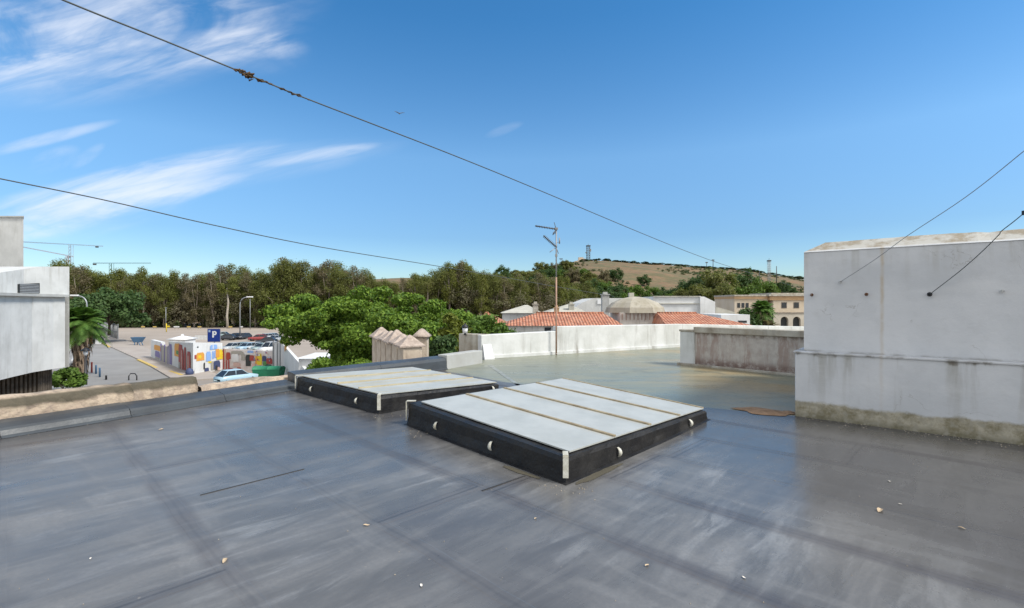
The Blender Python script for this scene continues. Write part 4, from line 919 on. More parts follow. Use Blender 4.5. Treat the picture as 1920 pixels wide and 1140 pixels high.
mb = MB(o_); mb.bb((PX(1384, 50), 49.95, PZ(605, 50)), (PX(1400, 50), 50.02, PZ(601, 50))); mb.build('window', M['dark_glass'], sb_)
# low pitched cream roofs behind
def lowgable(label, pa, pm_, pb, ytop, ybot, d, mat='greyroof'):
    rt = thing('cream_roofed_house', label, 'house', (PX(pm_, d), d + 4, GZ)); o_ = rt.location
    mb = MB(o_); x0, xm, x1 = PX(pa, d), PX(pm_, d), PX(pb, d); ze, zr = PZ(ybot, d), PZ(ytop, d)
    mb.bb((x0 + .2, d + .3, GZ), (x1 - .2, d + 7, ze - .01)); mb.build('wall', M['white2'], rt)
    mb = MB(o_); hip_roof(mb, x0, x1, d, d + 7.5, ze, zr, xm - x0, x1 - xm - .4); mb.build('roof', M[mat], rt)
lowgable('low cream hipped roof behind the left end of the terracotta roof', 938, 985, 1018, 572, 587, 52.)
lowgable('low cream hipped roof right of the aerial pole', 1020, 1070, 1106, 571, 588, 52.)
def chimney(label, pa, pb, yt, yb, d, mat, cap=True):
    rt = thing('chimney', label, 'chimney', (PX((pa + pb) / 2, d), d, PZ(yb, d))); w_ = PX(pb, d) - PX(pa, d); h = PZ(yt, d) - PZ(yb, d)
    mb = MB(); mb.bb((-w_ / 2, -w_ / 2, -1.2), (w_ / 2, w_ / 2, h)); mb.build('stack', mat, rt)
    mb = MB(); mb.bb((-w_ * .62, -w_ * .62, h), (w_ * .62, w_ * .62, h + .09)); mb.bb((-w_ * .3, -w_ * .3, h + .09), (w_ * .3, w_ * .3, h + .3)); mb.build('cap', mat, rt)
chimney('tall plain grey chimney between the cream roof and the dome', 1128, 1141, 553, 588, 50., M['block'])
chimney('stubby beige chimney left of the aerial pole', 999, 1009, 571, 588, 50., M['coping'])
chimney('small cream chimney on the cream roof right of the aerial', 1066, 1076, 571, 578, 53.6, M['greyroof'])
chimney('short pinkish chimney right behind the aerial pole', 1039, 1048, 578, 589, 50., M['ochre'])
# arcaded cream building
ab = thing('arcaded_building', 'cream two-storey building with round arches and an ochre cornice at the right', 'building', (PX(1450, 85), 89, GZ)); o_ = ab.location; D = 85.
def arch_wall(mb, x0, x1, z0, z1, arches, y0, th):
    """front wall with round-headed openings: arches = (xc, half width, spring z)"""
    xs = [x0]
    for xc, hw, zs in arches:
        n_ = 10; pts = [(xc + hw * cos(pi - pi * i / n_), zs + hw * sin(pi * i / n_)) for i in range(n_ + 1)]
        mb.quad((xs[-1], y0, z0), (xc - hw, y0, z0), (xc - hw, y0, z1), (xs[-1], y0, z1))
        for (a, za), (c, zc) in zip(pts, pts[1:]):
            mb.quad((a, y0, za), (c, y0, zc), (c, y0, z1), (a, y0, z1)); mb.quad((a, y0 + th, za), (c, y0 + th, zc), (c, y0, zc), (a, y0, za))
        mb.quad((xc - hw, y0, z0), (xc - hw, y0 + th, z0), (xc - hw, y0 + th, zs), (xc - hw, y0, zs)); mb.quad((xc + hw, y0 + th, z0), (xc + hw, y0, z0), (xc + hw, y0, zs), (xc + hw, y0 + th, zs))
        xs.append(xc + hw)
    mb.quad((xs[-1], y0, z0), (x1, y0, z0), (x1, y0, z1), (xs[-1], y0, z1))
mb = MB(o_); xw0, xw1 = PX(1450, D), PX(1640, D)
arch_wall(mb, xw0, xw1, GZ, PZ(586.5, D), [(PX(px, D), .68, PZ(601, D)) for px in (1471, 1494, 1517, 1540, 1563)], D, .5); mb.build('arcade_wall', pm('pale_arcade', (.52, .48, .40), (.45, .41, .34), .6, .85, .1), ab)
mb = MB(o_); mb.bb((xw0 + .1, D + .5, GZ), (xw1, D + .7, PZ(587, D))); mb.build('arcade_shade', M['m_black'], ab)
mb = MB(o_); mb.bb((xw0, D - .0, PZ(586, D)), (xw1, D + 9, PZ(563, D))); mb.build('upper_wall', M['cream'], ab)
mb = MB(o_); mb.bb((xw0 - .1, D - .12, PZ(587, D)), (xw1, D - .01, PZ(585.6, D))); mb.build('string_course', M['m_red'] if False else M['bark'], ab)
mb = MB(o_); mb.bb((PX(1443, D), D - .15, PZ(562.8, D)), (xw1, D + 9, PZ(555.5, D))); mb.build('ochre_frieze', M['ochre'], ab)
mb = MB(o_); mb.bb((PX(1440, D), D - .4, PZ(555.3, D)), (xw1, D + 9, PZ(552, D))); mb.bb((PX(1452, D), D + 1, PZ(552, D)), (xw1, D + 9, PZ(549, D))); mb.build('roof_edge', M['coping'], ab)
for px in (1470, 1493, 1516, 1539):
    mb = MB(o_); x = PX(px, D); mb.bb((x - .5, D - .03, PZ(578, D)), (x + .5, D + .05, PZ(566.5, D))); f_ = mb.build('window', M['bark'], ab)
    mb = MB(o_); mb.bb((x - .4, D - .06, PZ(577, D)), (x + .4, D - .031, PZ(567.5, D))); mb.build('pane', M['dark_glass'], f_)
mb = MB(o_); mb.bb((PX(1380, D), D + .6, GZ), (PX(1442.5, D), D + 9, PZ(560, D))); mb.build('left_wing', M['cream'], ab)
mb = MB(o_); mb.bb((PX(1379, D), D + .4, PZ(560, D)), (PX(1442, D), D + 9, PZ(555.5, D))); mb.build('wing_frieze', M['ochre'], ab)
mb = MB(o_); mb.bb((PX(1378.5, D), D + .3, PZ(555.4, D)), (PX(1439, D), D + 9, PZ(552.5, D))); mb.build('wing_roof_edge', M['coping'], ab)
mb = MB(o_)
for px in (1388, 1396, 1404): x = PX(px, D); mb.bb((x - .25, D + .55, PZ(577, D)), (x + .25, D + .62, PZ(568, D)))
mb.build('wing_windows', M['dark_glass'], ab)

# ---------------------------------------------------------------- palms
def palm(name, label, base, h, cr, tr, seed, skirt, nf=46, leafmat='palm'):
    rg = random.Random(seed); rt = thing(name, label, 'palm', base)
    mb = MB(); mb.tube([(0, 0, 0), (.05, 0, h * .5), (0, 0, h)], [tr * 1.2, tr, tr], 10); mb.build('trunk', M['bark_dark'], rt)
    mb = MB()
    for i in range(nf):
        a = rg.uniform(0, 2 * pi); el = rg.uniform(-.55, 1.35); L = cr * rg.uniform(.8, 1.1); pts = []
        for j in range(7):
            t = j / 6; pts.append(Vector((cos(a) * cos(el) * L * t, sin(a) * cos(el) * L * t, h + sin(el) * L * t - .55 * L * t * t * (1 - .3 * sin(el)))))
        side = Vector((-sin(a), cos(a), 0))
        for j in range(6):
            p, q = pts[j], pts[j + 1]
            for k_ in range(4):
                b0 = p.lerp(q, k_ / 4); t = (j + k_ / 4) / 6; wl_ = cr * .26 * (sin(pi * min(1, .15 + t * .85)) + .1)
                for sg in (-1, 1):
                    e = b0 + (q - p).normalized() * wl_ * .7 + side * sg * wl_ + Vector((0, 0, -.28 * wl_)); w2 = (q - p).normalized() * .028 * cr
                    mb.add([b0 - w2, b0 + w2, e], [(0, 1, 2)])
    mb.build('crown', LF[leafmat], rt)
    if skirt:
        mb = MB()
        for i in range(330):
            a = rg.uniform(0, 2 * pi); z0 = h * rg.uniform(.45 if skirt == 1 else .15, 1.); L = h * rg.uniform(.12, .26); r0 = tr * 1.0; r1 = tr + cr * rg.uniform(.10, .48) * (z0 / h) ** 1.5
            s_ = Vector((-sin(a), cos(a), 0)) * .13 * cr * .35; p = Vector((cos(a) * r0, sin(a) * r0, z0)); q = Vector((cos(a) * r1, sin(a) * r1, z0 - L * .35)); e = Vector((cos(a) * r1 * .95, sin(a) * r1 * .95, z0 - L))
            mb.add([p - s_, p + s_, q + s_, q - s_, e], [(0, 1, 2, 3), (3, 2, 4)])
        mb.build('dead_frond_skirt', M['dead'], rt)
    return rt
p = G(150, 695, GZ); palm('palm_tree', 'tall palm with a skirt of brown dead fronds beside the white curved building', (PX(152, 58), 58, GZ), 6.6, 3.0, .5, 3, 2, 120)
palm('palm_tree', 'palm standing in front of the cream arcaded building', (PX(1428, 78), 78, GZ), 7.9, 2.3, .4, 5, 1, 110)
palm('palm_tree', 'lower palm with drooping brown fronds beside the cream arches', (PX(1438, 76), 76, GZ), 4.6, 2.6, .45, 8, 2, 60, 'brownl')

# ---------------------------------------------------------------- big near tree and shrubs
def big_tree(name, label, base, h, clumps, leaf, n, size, seed, tr, cat='tree', shell=.35):
    rg = random.Random(seed); rt = thing(name, label, cat, base); o_ = Vector(base)
    loc = [(tuple(Vector(c) - o_), r) for c, r in clumps]
    ends = [c for c, r in loc[::max(1, len(loc) // 10)]]
    trunk_mb(rg, h, tr, h * .35, ends).build('trunk', M['bark_dark'], rt)
    leaf_obj('crown', leaf_mesh('crown', loc, n, size, leaf, seed, shell=shell), rt); return rt
rg = random.Random(12); cl = []
D0 = 33.; outline = [(508, 585, 592), (525, 558, 612), (545, 545, 620), (575, 541, 642), (600, 537, 668), (622, 533, 715), (640, 529, 715), (680, 526, 715), (720, 525, 715), (760, 528, 715), (800, 540, 700), (835, 556, 690), (868, 572, 670), (905, 586, 645), (925, 600, 640)]
cx, cy = PX(712, D0), D0 + 1.5
for i in range(270):
    px = rg.uniform(520, 905); top = interp([(a, t_) for a, t_, q in outline], px); bot = interp([(a, q) for a, t_, q in outline], px)
    e = max(0.05, 1 - ((px - 712) / 218.) ** 2) ** .5; dep = 6.2 * e; f = rg.random(); y = D0 + 1.5 + (f * 2 - 1) * dep
    q = rg.uniform(.42, 1.0); ztop = PZ(top, D0) - q * .8 - (abs(y - D0 - 1.5) / 6.6) ** 2 * 2.6 - max(0, rg.gauss(0, .35)); zbot = PZ(bot, D0) + q * .5
    u_ = rg.random(); z = ztop - (u_ ** 1.0) * max(.5, ztop - zbot) ; 
    cl.append(((PX(px, D0), y, z), (q * 1.15, q * 1.1, q * .62)))
big_tree('broad_tree', 'huge bright green spreading tree behind the stone merlons', (cx, cy, GZ), 9.5, cl, LF['ficus'], 150000, .135, 5, .55, shell=.62)
def shrub(name, label, px, py_top, py_bot, d, wpx, leaf, n, size, seed, cat='shrub', nc=16, group=None):
    rg = random.Random(seed); zb_, zt__ = PZ(py_bot, d), PZ(py_top, d); x = PX(px, d); w_ = wpx / F * d; h = zt__ - zb_
    rt = thing(name, label, cat, (x, d, zb_), 0, group)
    c_ = crown_clumps(rg, nc, (0, 0, h * .55), (w_ * .42, w_ * .42, h * .38), (.35, .6))
    mb = trunk_mb(rg, h, max(.03, h * .03), h * .25, [c for c, r in c_[::max(1, nc // 5)]]); mb.build('stem', M['bark_dark'], rt)
    leaf_obj('foliage', leaf_mesh('foliage', c_, n, size, leaf, seed, shell=.2), rt); return rt
shrub('tree', 'tree with yellow-green sparse leaves between the pinnacle and the white end wall', 848, 583, 720, 21., 62, LF['yell'], 4200, .13, 3, 'tree', 22)
shrub('bush', 'dark brownish bush under the yellow-green tree', 838, 622, 740, 19., 70, LF['dark'], 4200, .10, 7, nc=22)
shrub('bush', 'mid green shrub reaching the tiled roof behind the terrace wall', 905, 588, 700, 24., 90, LF['mid'], 6000, .13, 9, nc=26)
shrub('bush', 'green bush low against the terrace wall at the right of the big tree', 950, 606, 680, 22., 62, LF['mid'], 3500, .12, 10, nc=18)

shrub('bush', 'dark green bush left of the palms in front of the cream wing', 1403, 578, 625, 77., 50, LF['dark'], 2600, .3, 41, nc=18)
# street greenery at left
shrub('hedge_bush', 'round green and orange flowering bush at the foot of the curved building', 120, 693, 742, 48., 60, LF['mid'], 3200, .26, 21, nc=20)
shrub('hedge_bush', 'brownish low bush between the green bush and the black lamp post', 146, 680, 712, 58., 30, LF['brownl'], 1500, .25, 22)
for i, (px, yt, yb, w_, d, lbl) in enumerate([(205, 541, 628, 130, 108., 'dense dark green round tree behind the palm'), (160, 552, 625, 110, 116., 'dark green tree half hidden behind the palm crown')]):
    shrub('round_tree', lbl, px, yt, yb, d, w_, LF['dark'], 14000, .42, 30 + i, 'tree', 46)

# ---------------------------------------------------------------- wood behind the car park
protos = [tree_proto('eucalyptus_tree', 24, 9.5, LF['euca'], M['bark'], 1, 6500, .30, .30, 26), tree_proto('eucalyptus_tree', 24, 8.5, LF['euca2'], M['bark'], 2, 6000, .30, .36, 24),
          tree_proto('eucalyptus_tree', 24, 10, LF['euca'], M['bark'], 3, 6500, .30, .22, 28), tree_proto('eucalyptus_tree', 24, 8, LF['brownl'], M['bark'], 4, 4500, .28, .2, 24),
          tree_proto('eucalyptus_tree', 24, 8.5, LF['euca2'], M['bark'], 6, 3800, .28, .46, 16)]
looks = ['olive eucalyptus', 'yellow-green eucalyptus', 'broad olive eucalyptus', 'brownish dry eucalyptus', 'sparse pale-trunked eucalyptus']
topprof = [(100, 488), (140, 492), (200, 506), (260, 509), (330, 514), (372, 512), (400, 503), (430, 498), (470, 504), (505, 503), (530, 489), (570, 497), (600, 490), (640, 494), (690, 506), (712, 520), (760, 522), (790, 512), (820, 497), (850, 487), (900, 503), (950, 515), (1000, 512), (1060, 520), (1130, 545)]
def sector(px):
    if px < 200: return 'behind the palm'
    if px < 290: return 'straight behind the blue skip'
    if px < 372: return 'behind the white kiosk roof'
    if px < 425: return 'directly behind the blue parking sign'
    if px < 480: return 'directly behind the tall street lamp'
    if px < 560: return 'at the left end of the big tree'
    if px < 700: return 'above the left half of the big tree'
    if px < 800: return 'in the low gap above the big tree'
    if px < 920: return 'above the right half of the big tree'
    if px < 1030: return 'left of the aerial pole behind the tiled roofs'
    return 'right of the aerial pole below the hill'
rg = random.Random(77); used = set()
rows = [(180, 21.0, 0), (190, 21.0, 10), (203, 21.5, 5)]
for d, st, sh in rows:
    px = 112 + sh
    while px < 1120:
        i = rg.choice([0, 0, 1, 1, 2, 2, 3, 4]); q = protos[i]
        t_ = copy_tree(q) if i in used else q; used.add(i)
        dd = d + rg.uniform(-3, 3) + max(0, (px - 950)) * .12; top = interp(topprof, px) + rg.gauss(4, 6) + (0 if rg.random() > .2 else -8)
        x = PX(px, dd); gz = hill_z(x, dd) if dd > 212 else GZ
        s_ = (PZ(top, dd) - gz) / 24.; t_.location = (x, dd, gz); t_.scale = (s_ * rg.uniform(.9, 1.25), s_ * rg.uniform(.9, 1.25), s_); t_.rotation_euler = (0, 0, rg.uniform(0, 6))
        tag(t_, f"{looks[i]} {['at the wood edge', 'inside the wood', 'deep in the wood'][rows.index((d, st, sh))]} {sector(px)}", 'tree', 'trees of the wood behind the car park'); px += st * rg.uniform(.75, 1.2)
# tangled understorey
rg = random.Random(5); cl = []
for i in range(620):
    px = rg.uniform(90, 1150); d = rg.uniform(176, 206); top = interp(topprof, px); z = GZ + rg.random() ** 1.1 * (PZ(top, d) - GZ) * .62
    cl.append(((PX(px, d), d, z), (rg.uniform(1.6, 3.2), 2., rg.uniform(1.6, 3.6))))
o = leaf_obj('undergrowth', leaf_mesh('undergrowth', cl, 110000, .40, LF['twig'], 3, shell=.1, flat_=.6)); tag(o, 'brown tangle of twigs and undergrowth filling the wood behind the car park', 'undergrowth', None, 'stuff')
cl = []
for i in range(150):
    px = rg.uniform(130, 1000); d = rg.uniform(176, 186); cl.append(((PX(px, d), d, GZ + rg.uniform(.3, 2.)), (rg.uniform(1., 2.6), 1.6, rg.uniform(.6, 1.6))))
o = leaf_obj('scrub', leaf_mesh('scrub', cl, 9000, .5, LF['scrub'], 4, shell=.1)); tag(o, 'dark scrub along the foot of the wood', 'scrub', None, 'stuff')

# trees on the slopes of the hill
hp = {k_: tree_proto('hill_tree', 10, 11, LF[k_], M['bark_dark'], 50 + i, 5200, .36, .2, 34, .2, 'round') for i, k_ in enumerate(['dark', 'mid', 'euca', 'scrub', 'brownl'])}
usedh = set()
def depth_at(px, ybase):
    """distance at which the hillside is seen at this row"""
    lo, hi = 216., RD - 4
    for _ in range(26):
        m_ = (lo + hi) / 2; yy = 570 - (hill_z(PX(px, m_), m_) - CAMZ) / m_ * F
        if yy > ybase: lo = m_
        else: hi = m_
    return (lo + hi) / 2
def hill_tree(px, ytop, wpx, d, kind, label, group=None):
    if d > 1000: d = depth_at(px, d - 1000)
    x = PX(px, d); gz = hill_z(x, d); h = max(2.5, PZ(ytop, d) - gz); w_ = wpx / F * d
    t_ = copy_tree(hp[kind]) if kind in usedh else hp[kind]; usedh.add(kind)
    t_.location = (x, d, gz - .3); t_.scale = (w_ / 11, w_ / 11, h / 9.4); t_.rotation_euler = (0, 0, (px * 7) % 6); tag(t_, label, 'tree', group)
hill_tree(1155, 501, 34, 1527, 'dark', 'lone dark round tree on the dry slope, left one of the two')
hill_tree(1208, 514, 32, 1536, 'dark', 'lone dark round tree on the dry slope, right one of the two')
for px, yt, w_, d, k_ in [(1135, 526, 40, 1556, 'mid'), (1160, 529, 46, 1566, 'dark'), (1190, 532, 46, 1566, 'mid'), (1222, 534, 42, 1570, 'mid'), (1248, 537, 40, 1570, 'dark'), (1145, 540, 44, 1580, 'dark'), (1178, 544, 44, 1580, 'mid'), (1232, 548, 44, 1585, 'dark'), (1262, 545, 40, 1580, 'mid')]:
    hill_tree(px, yt, w_, d, k_, {'mid': 'mid green', 'dark': 'dark green'}[k_] + ' tree in the belt below the dry slope, ' + ('left of the lone round trees' if px < 1150 else 'below the lone round trees' if px < 1215 else 'above the domed tower'), 'trees below the dry slope')
rg = random.Random(21)
for j in range(64):   # the wood climbing the left shoulder of the hill
    px = rg.uniform(925, 1135); lo = 506 + max(0, px - 1055) * .30 if px > 1000 else 518; yb_ = lo + 8 + (rg.random() ** 1.1) * (575 - lo)
    k_ = rg.choice(['euca', 'euca', 'brownl', 'dark', 'mid', 'euca']); w_ = rg.uniform(26, 44)
    hill_tree(px, yb_ - rg.uniform(22, 34), w_, 1000 + yb_, k_, {'mid': 'green', 'dark': 'dark green', 'euca': 'olive brown', 'brownl': 'brown'}[k_] + ' tree on the wooded shoulder of the hill, ' + ('left of the aerial pole' if px < 1030 else 'between aerial pole and telecom tower' if px < 1095 else 'below the telecom tower'), 'trees on the wooded shoulder of the hill')
for px, yt, w_, d, k_, lb_ in [(1283, 524, 56, 1575, 'dark', 'dark tree left of the tall brownish tree on the slope'), (1312, 510, 70, 1578, 'dark', 'dark green tree on the slope above the white gable'), (1345, 503, 80, 1585, 'euca', 'big olive brown tree left of the bright green crown'),
                        (1395, 502, 66, 1572, 'dark', 'tall round dark green crown above the arcaded building'), (1432, 519, 60, 1590, 'mid', 'bright green tree above the arcaded building'), (1398, 530, 52, 1590, 'mid', 'low bright green tree left of the arcaded building'),
                        (1468, 524, 36, 1552, 'dark', 'dark round tree at the foot of the twin masts'), (1482, 534, 30, 1560, 'dark', 'small dark tree behind the cornice of the arcaded building'), (1362, 528, 56, 1598, 'euca', 'olive tree behind the small white house'), (1310, 532, 70, 1595, 'euca', 'low olive tree behind the long white building'), (1275, 540, 50, 1590, 'euca', 'olive tree left of the low tree behind the long white building')]:
    hill_tree(px, yt, w_, d, k_, lb_)
rg = random.Random(8)
for px in list(range(1034, 1505, 9)):
    if 1078 < px < 1096: continue
    yb_ = interp(prof, px); hh = rg.choice([.6, 1.2, 2., 3., 5.])
    if px in (1034, 1049, 1109, 1124, 1139): hh += 3.
    hill_tree(px + rg.uniform(-4, 4), yb_ - hh, rg.uniform(9, 26), RD - rg.uniform(2, 14), 'scrub', 'dark bush on the hill crest ' + ('left of the telecom tower' if px < 1100 else 'between telecom tower and twin poles' if px < 1330 else 'right of the twin poles'), 'bushes along the hill crest')
# bushes scattered on dry slope (ground cover)
cl = []
for i in range(900):
    px = rg.uniform(1000, 1510); d = rg.uniform(300, 545); x = PX(px, d); dens = mnoise.noise(Vector((x * .012, d * .012, 5)))
    if dens < -.05: continue
    cl.append(((x, d, hill_z(x, d) + .5), (rg.uniform(.8, 3.2), 2., rg.uniform(.6, 1.6))))
o = leaf_obj('hillside_scrub', leaf_mesh('hillside_scrub', cl, 22000, .6, LF['scrub'], 8, shell=.1)); tag(o, 'low dark scrub dotted over the dry hillside', 'scrub', None, 'stuff')

# telecom tower, masts, hilltop ruin
def lattice(name, label, px, ytop, d, w_, nseg, ybase=None, mat='dgrey', topbox=True, extras=True):
    x = PX(px, d); zb_ = hill_z(x, d) - 1; zt__ = PZ(ytop, d); h = zt__ - zb_; rt = thing(name, label, 'mast', (x, d, zb_)); mb = MB(); r = w_ * .06
    for sx in (-1, 1):
        for sy in (-1, 1): mb.bar((sx * w_ / 2, sy * w_ / 2, 0), (sx * w_ / 2, sy * w_ / 2, h), r)
    for i in range(nseg):
        z0, z1 = h * i / nseg, h * (i + 1) / nseg
        for sy in (-1, 1):
            mb.bar((-w_ / 2, sy * w_ / 2, z0), (w_ / 2, sy * w_ / 2, z1), r * .6); mb.bar((w_ / 2, sy * w_ / 2, z0), (-w_ / 2, sy * w_ / 2, z1), r * .6); mb.bar((-w_ / 2, sy * w_ / 2, z1), (w_ / 2, sy * w_ / 2, z1), r * .6)
    mb.build('lattice', M[mat], rt)
    if topbox:
        mb = MB(); mb.box((0, 0, h * 1.0), (w_ * 1.3, w_ * 1.3, h * .05)); mb.bar((0, 0, h), (0, 0, h * 1.12), r); mb.build('platform', M['dgrey'], rt)
    if extras:
        for k_, (z, s_) in enumerate(((.78, 1), (.70, 1), (.6, -1))):
            mb = MB(); mb.box((s_ * w_ * .72, 0, h * z), (w_ * .4, w_ * .3, h * .07)); mb.build('dish', M['grey'], rt)
lattice('telecom_tower', 'steel lattice telecom tower on top of the hill', 1103, 461, RD + 5, 3.6, 7)
lattice('lattice_mast', 'grey lattice mast above the right-hand trees', 1442, 489, 420., 2.0, 12, mat='grey', extras=False)
def pole(name, label, px, yt, d, r, mat='dgrey', cross=0.):
    x = PX(px, d); zb_ = hill_z(x, d) if d > 212 else GZ; rt_mb = MB(); h = PZ(yt, d) - zb_; rt_mb.tube([(0, 0, 0), (0, 0, h)], [r, r * .7], 6)
    if cross: rt_mb.box((0, 0, h * .93), (cross, r, r * 1.6)); rt_mb.box((0, 0, h * .85), (cross * .8, r, r * 1.4))
    tag(rt_mb.build(name, M[mat], None, (x, d, zb_)), label, 'pole')
pole('mast', 'thin dark mast just right of the lattice mast', 1456, 499, 420., .4)
pole('mast', 'thin mast left of the lattice mast above the round crown', 1424, 507, 420., .3)
pole('utility_pole', 'left one of two thin poles on the crest', 1325, 491, 540., .35, cross=3.)
pole('utility_pole', 'right one of two thin poles on the crest', 1337, 486, 540., .4, cross=3.)
pole('utility_pole', 'small pole with crossarm on the crest left of the hilltop ruin', 1052, 484, 540., .3, cross=4.)
rt = thing('hilltop_ruin', 'small tan stone ruin on the hilltop left of the telecom tower', 'ruin', (PX(1086, RD - 3), RD - 3, hill_z(PX(1086, RD - 3), RD - 3) - 1)); o_ = rt.location
mb = MB(o_); mb.prism([(PX(1076, RD - 3), RD - 6), (PX(1097, RD - 3), RD - 6), (PX(1097, RD - 3), RD + 2), (PX(1076, RD - 3), RD + 2)], o_.z - 1, [PZ(491, RD), PZ(485, RD), PZ(485, RD), PZ(491, RD)]); mb.build('wall', M['stone'], rt)
mb = MB(o_); mb.bb((PX(1084, RD), RD - 4, PZ(489, RD)), (PX(1093, RD), RD, PZ(483, RD))); mb.build('turret', M['stone'], rt)

# cranes
def crane(label, px, ytop, d, jl, jr, ang, wj, mat, cabin=True, drop=0.):
    x = PX(px, d); zt__ = PZ(ytop, d); rt = thing('tower_crane', label, 'crane', (x, d, GZ)); mb = MB(); h = zt__ - GZ
    w_ = wj
    for sx in (-1, 1):
        for sy in (-1, 1): mb.bar((sx * w_ / 2, sy * w_ / 2, 0), (sx * w_ / 2, sy * w_ / 2, h), .14)
    n_ = int(h / w_ / 1.5)
    for i in range(n_): z0, z1 = h * i / n_, h * (i + 1) / n_; mb.bar((-w_ / 2, -w_ / 2, z0), (w_ / 2, -w_ / 2, z1), .09); mb.bar((w_ / 2, -w_ / 2, z0), (-w_ / 2, -w_ / 2, z1), .09)
    mb.build('mast', mat, rt)
    mb = MB(); c_, s_ = cos(ang), sin(ang); a = Vector((-jl * c_, -jl * s_, h + drop)); e = Vector((jr * c_, jr * s_, h - drop * jr / jl)); up_ = Vector((0, 0, w_ * .7))
    mb.bar(a, e, .10); mb.bar(a + up_ * .4, e + up_ * .4, .10); L = (e - a).length; n_ = int(L / w_)
    for i in range(n_): mb.bar(a.lerp(e, i / n_), a.lerp(e, (i + .5) / n_) + up_ * .4, .05); mb.bar(a.lerp(e, (i + .5) / n_) + up_ * .4, a.lerp(e, (i + 1) / n_), .05)
    mb.build('jib', mat, rt)
    mb = MB(); q = a.lerp(e, .93 if jr < jl else .03); mb.box(q - Vector((0, 0, w_ * .3)), (w_ * .9, w_ * .7, w_ * .6)); mb.build('counterweight', M['dgrey'], rt)
gm = flat('crane_paint', (.27, .33, .38), .6); rm = flat('crane_red', (.34, .20, .18), .6)
crane('tower crane with a long level jib standing left above the trees', 133, 459, 330., 36., 20., .12, 1.6, gm, drop=1.6)
crane('crane with a jib sloping down to the right behind the long-jib crane', 128, 480, 360., 44., 4., .0, 1.8, rm, drop=8.4)
crane('distant green-grey tower crane with a short low jib above the wood', 209, 494, 420., 16., 34., .0, 2.2, flat('crane_green', (.06, .13, .11), .6))

# ---------------------------------------------------------------- street furniture and car park
def street_lamp(label, px, ybase, ytop, d, armdir, reach):
    x = PX(px, d); h = PZ(ytop, d) - GZ; rt = thing('street_lamp', label, 'street lamp', (x, d, GZ)); mb = MB(); r = .13
    pts = [(0, 0, 0), (0, 0, h * .82)] + [(armdir * reach * (1 - cos(a)) * .75, 0, h * .82 + (h * .16) * sin(a)) for a in (.3, .6, .9, 1.2, 1.5)] + [(armdir * reach * .95, 0, h * .985)]
    mb.tube(pts, [r * 1.3] + [r * .85] * (len(pts) - 1), 8); mb.build('pole', M['galv'], rt)
    mb = MB(); mb.box((armdir * (reach + .35), 0, h * .99), (1.5, .45, .28)); mb.build('lamp_head', M['pwhite'], rt, bevel=.08)
street_lamp('tall street lamp with a curved arm behind the parking sign', 450, 632, 556, 118., 1, 2.0)
street_lamp('grey street lamp whose curved arm reaches left above the palm', 163, 632, 553, 92., -1, 2.0)
bl = thing('lamp_post', 'short black lamp post with a dark hood beside the bushes', 'lamp post', (PX(160.5, 52.), 52., GZ))
mb = MB(); mb.tube([(0, 0, 0), (0, 0, .5), (0, 0, .52), (0, 0, 3.1)], [.16, .14, .12, .10], 8); mb.build('post', M['black'], bl)
mb = MB(); mb.lathe((0, 0, 3.1), [(.10, 0), (.2, .25), (.22, .5)], 8); mb.build('lamp_glass', M['pwhite'], bl)
mb = MB(); mb.lathe((0, 0, 3.6), [(.42, 0), (.38, .1), (.15, .3), (.03, .36)], 10); mb.build('hood', M['black'], bl)
for px, py, h, mt, lb_ in ((172, 699, 1.35, 'm_red', 'dark red bollard on the pavement near the black lamp post'), (180, 701, 1.1, 'b_blue', 'blue grey bollard, middle one of the pavement row'), (187, 707, 1.1, 'b_blue', 'blue grey bollard nearest the rubble wall'), (199, 712, .5, 'black', 'short black bollard at the road corner')):
    p = G(px, py, GZ); mb = MB(); mb.tube([(0, 0, 0), (0, 0, h * .85), (0, 0, h * .95), (0, 0, h)], [.10, .09, .11, .05], 8); tag(mb.build('bollard', M[mt], None, p), lb_, 'bollard')
# arch bike rack seen over the rubble wall
p = G(249, 713, GZ); mb = MB(); mb.tube([(-.45, 0, 0), (-.45, 0, .5), (-.25, 0, .75), (.25, 0, .75), (.45, 0, .5), (.45, 0, 0)], .06, 6); tag(mb.build('hoop_barrier', M['black'], None, p), 'small dark hoop barrier on the road edge above the rubble wall', 'barrier')
# panel fence by the dark trees
fa, fb = G(183, 625, GZ), G(221, 637, GZ); t = fb - fa; fr_ = thing('mesh_fence', 'tall grey panel fence beside the dark round trees', 'fence', fa)
n_ = 6
for i in range(n_ + 1):
    p = fa + t * (i / n_); mb = MB(fa); mb.box((p.x, p.y, GZ + 1.9), (.18, .18, 3.8)); mb.build('post', M['grey'], fr_)
for i in range(n_):
    mb = MB(fa); p, q = fa + t * (i / n_), fa + t * ((i + 1) / n_)
    for k_ in range(1, 9): r_ = p.lerp(q, k_ / 9); mb.bar(r_ + Vector((0, 0, .2)), r_ + Vector((0, 0, 3.6)), .07)
    for z in (.25, 1.9, 3.55): mb.bar(p + Vector((0, 0, z)), q + Vector((0, 0, z)), .05)
    mb.build('panel', M['grey'], fr_)

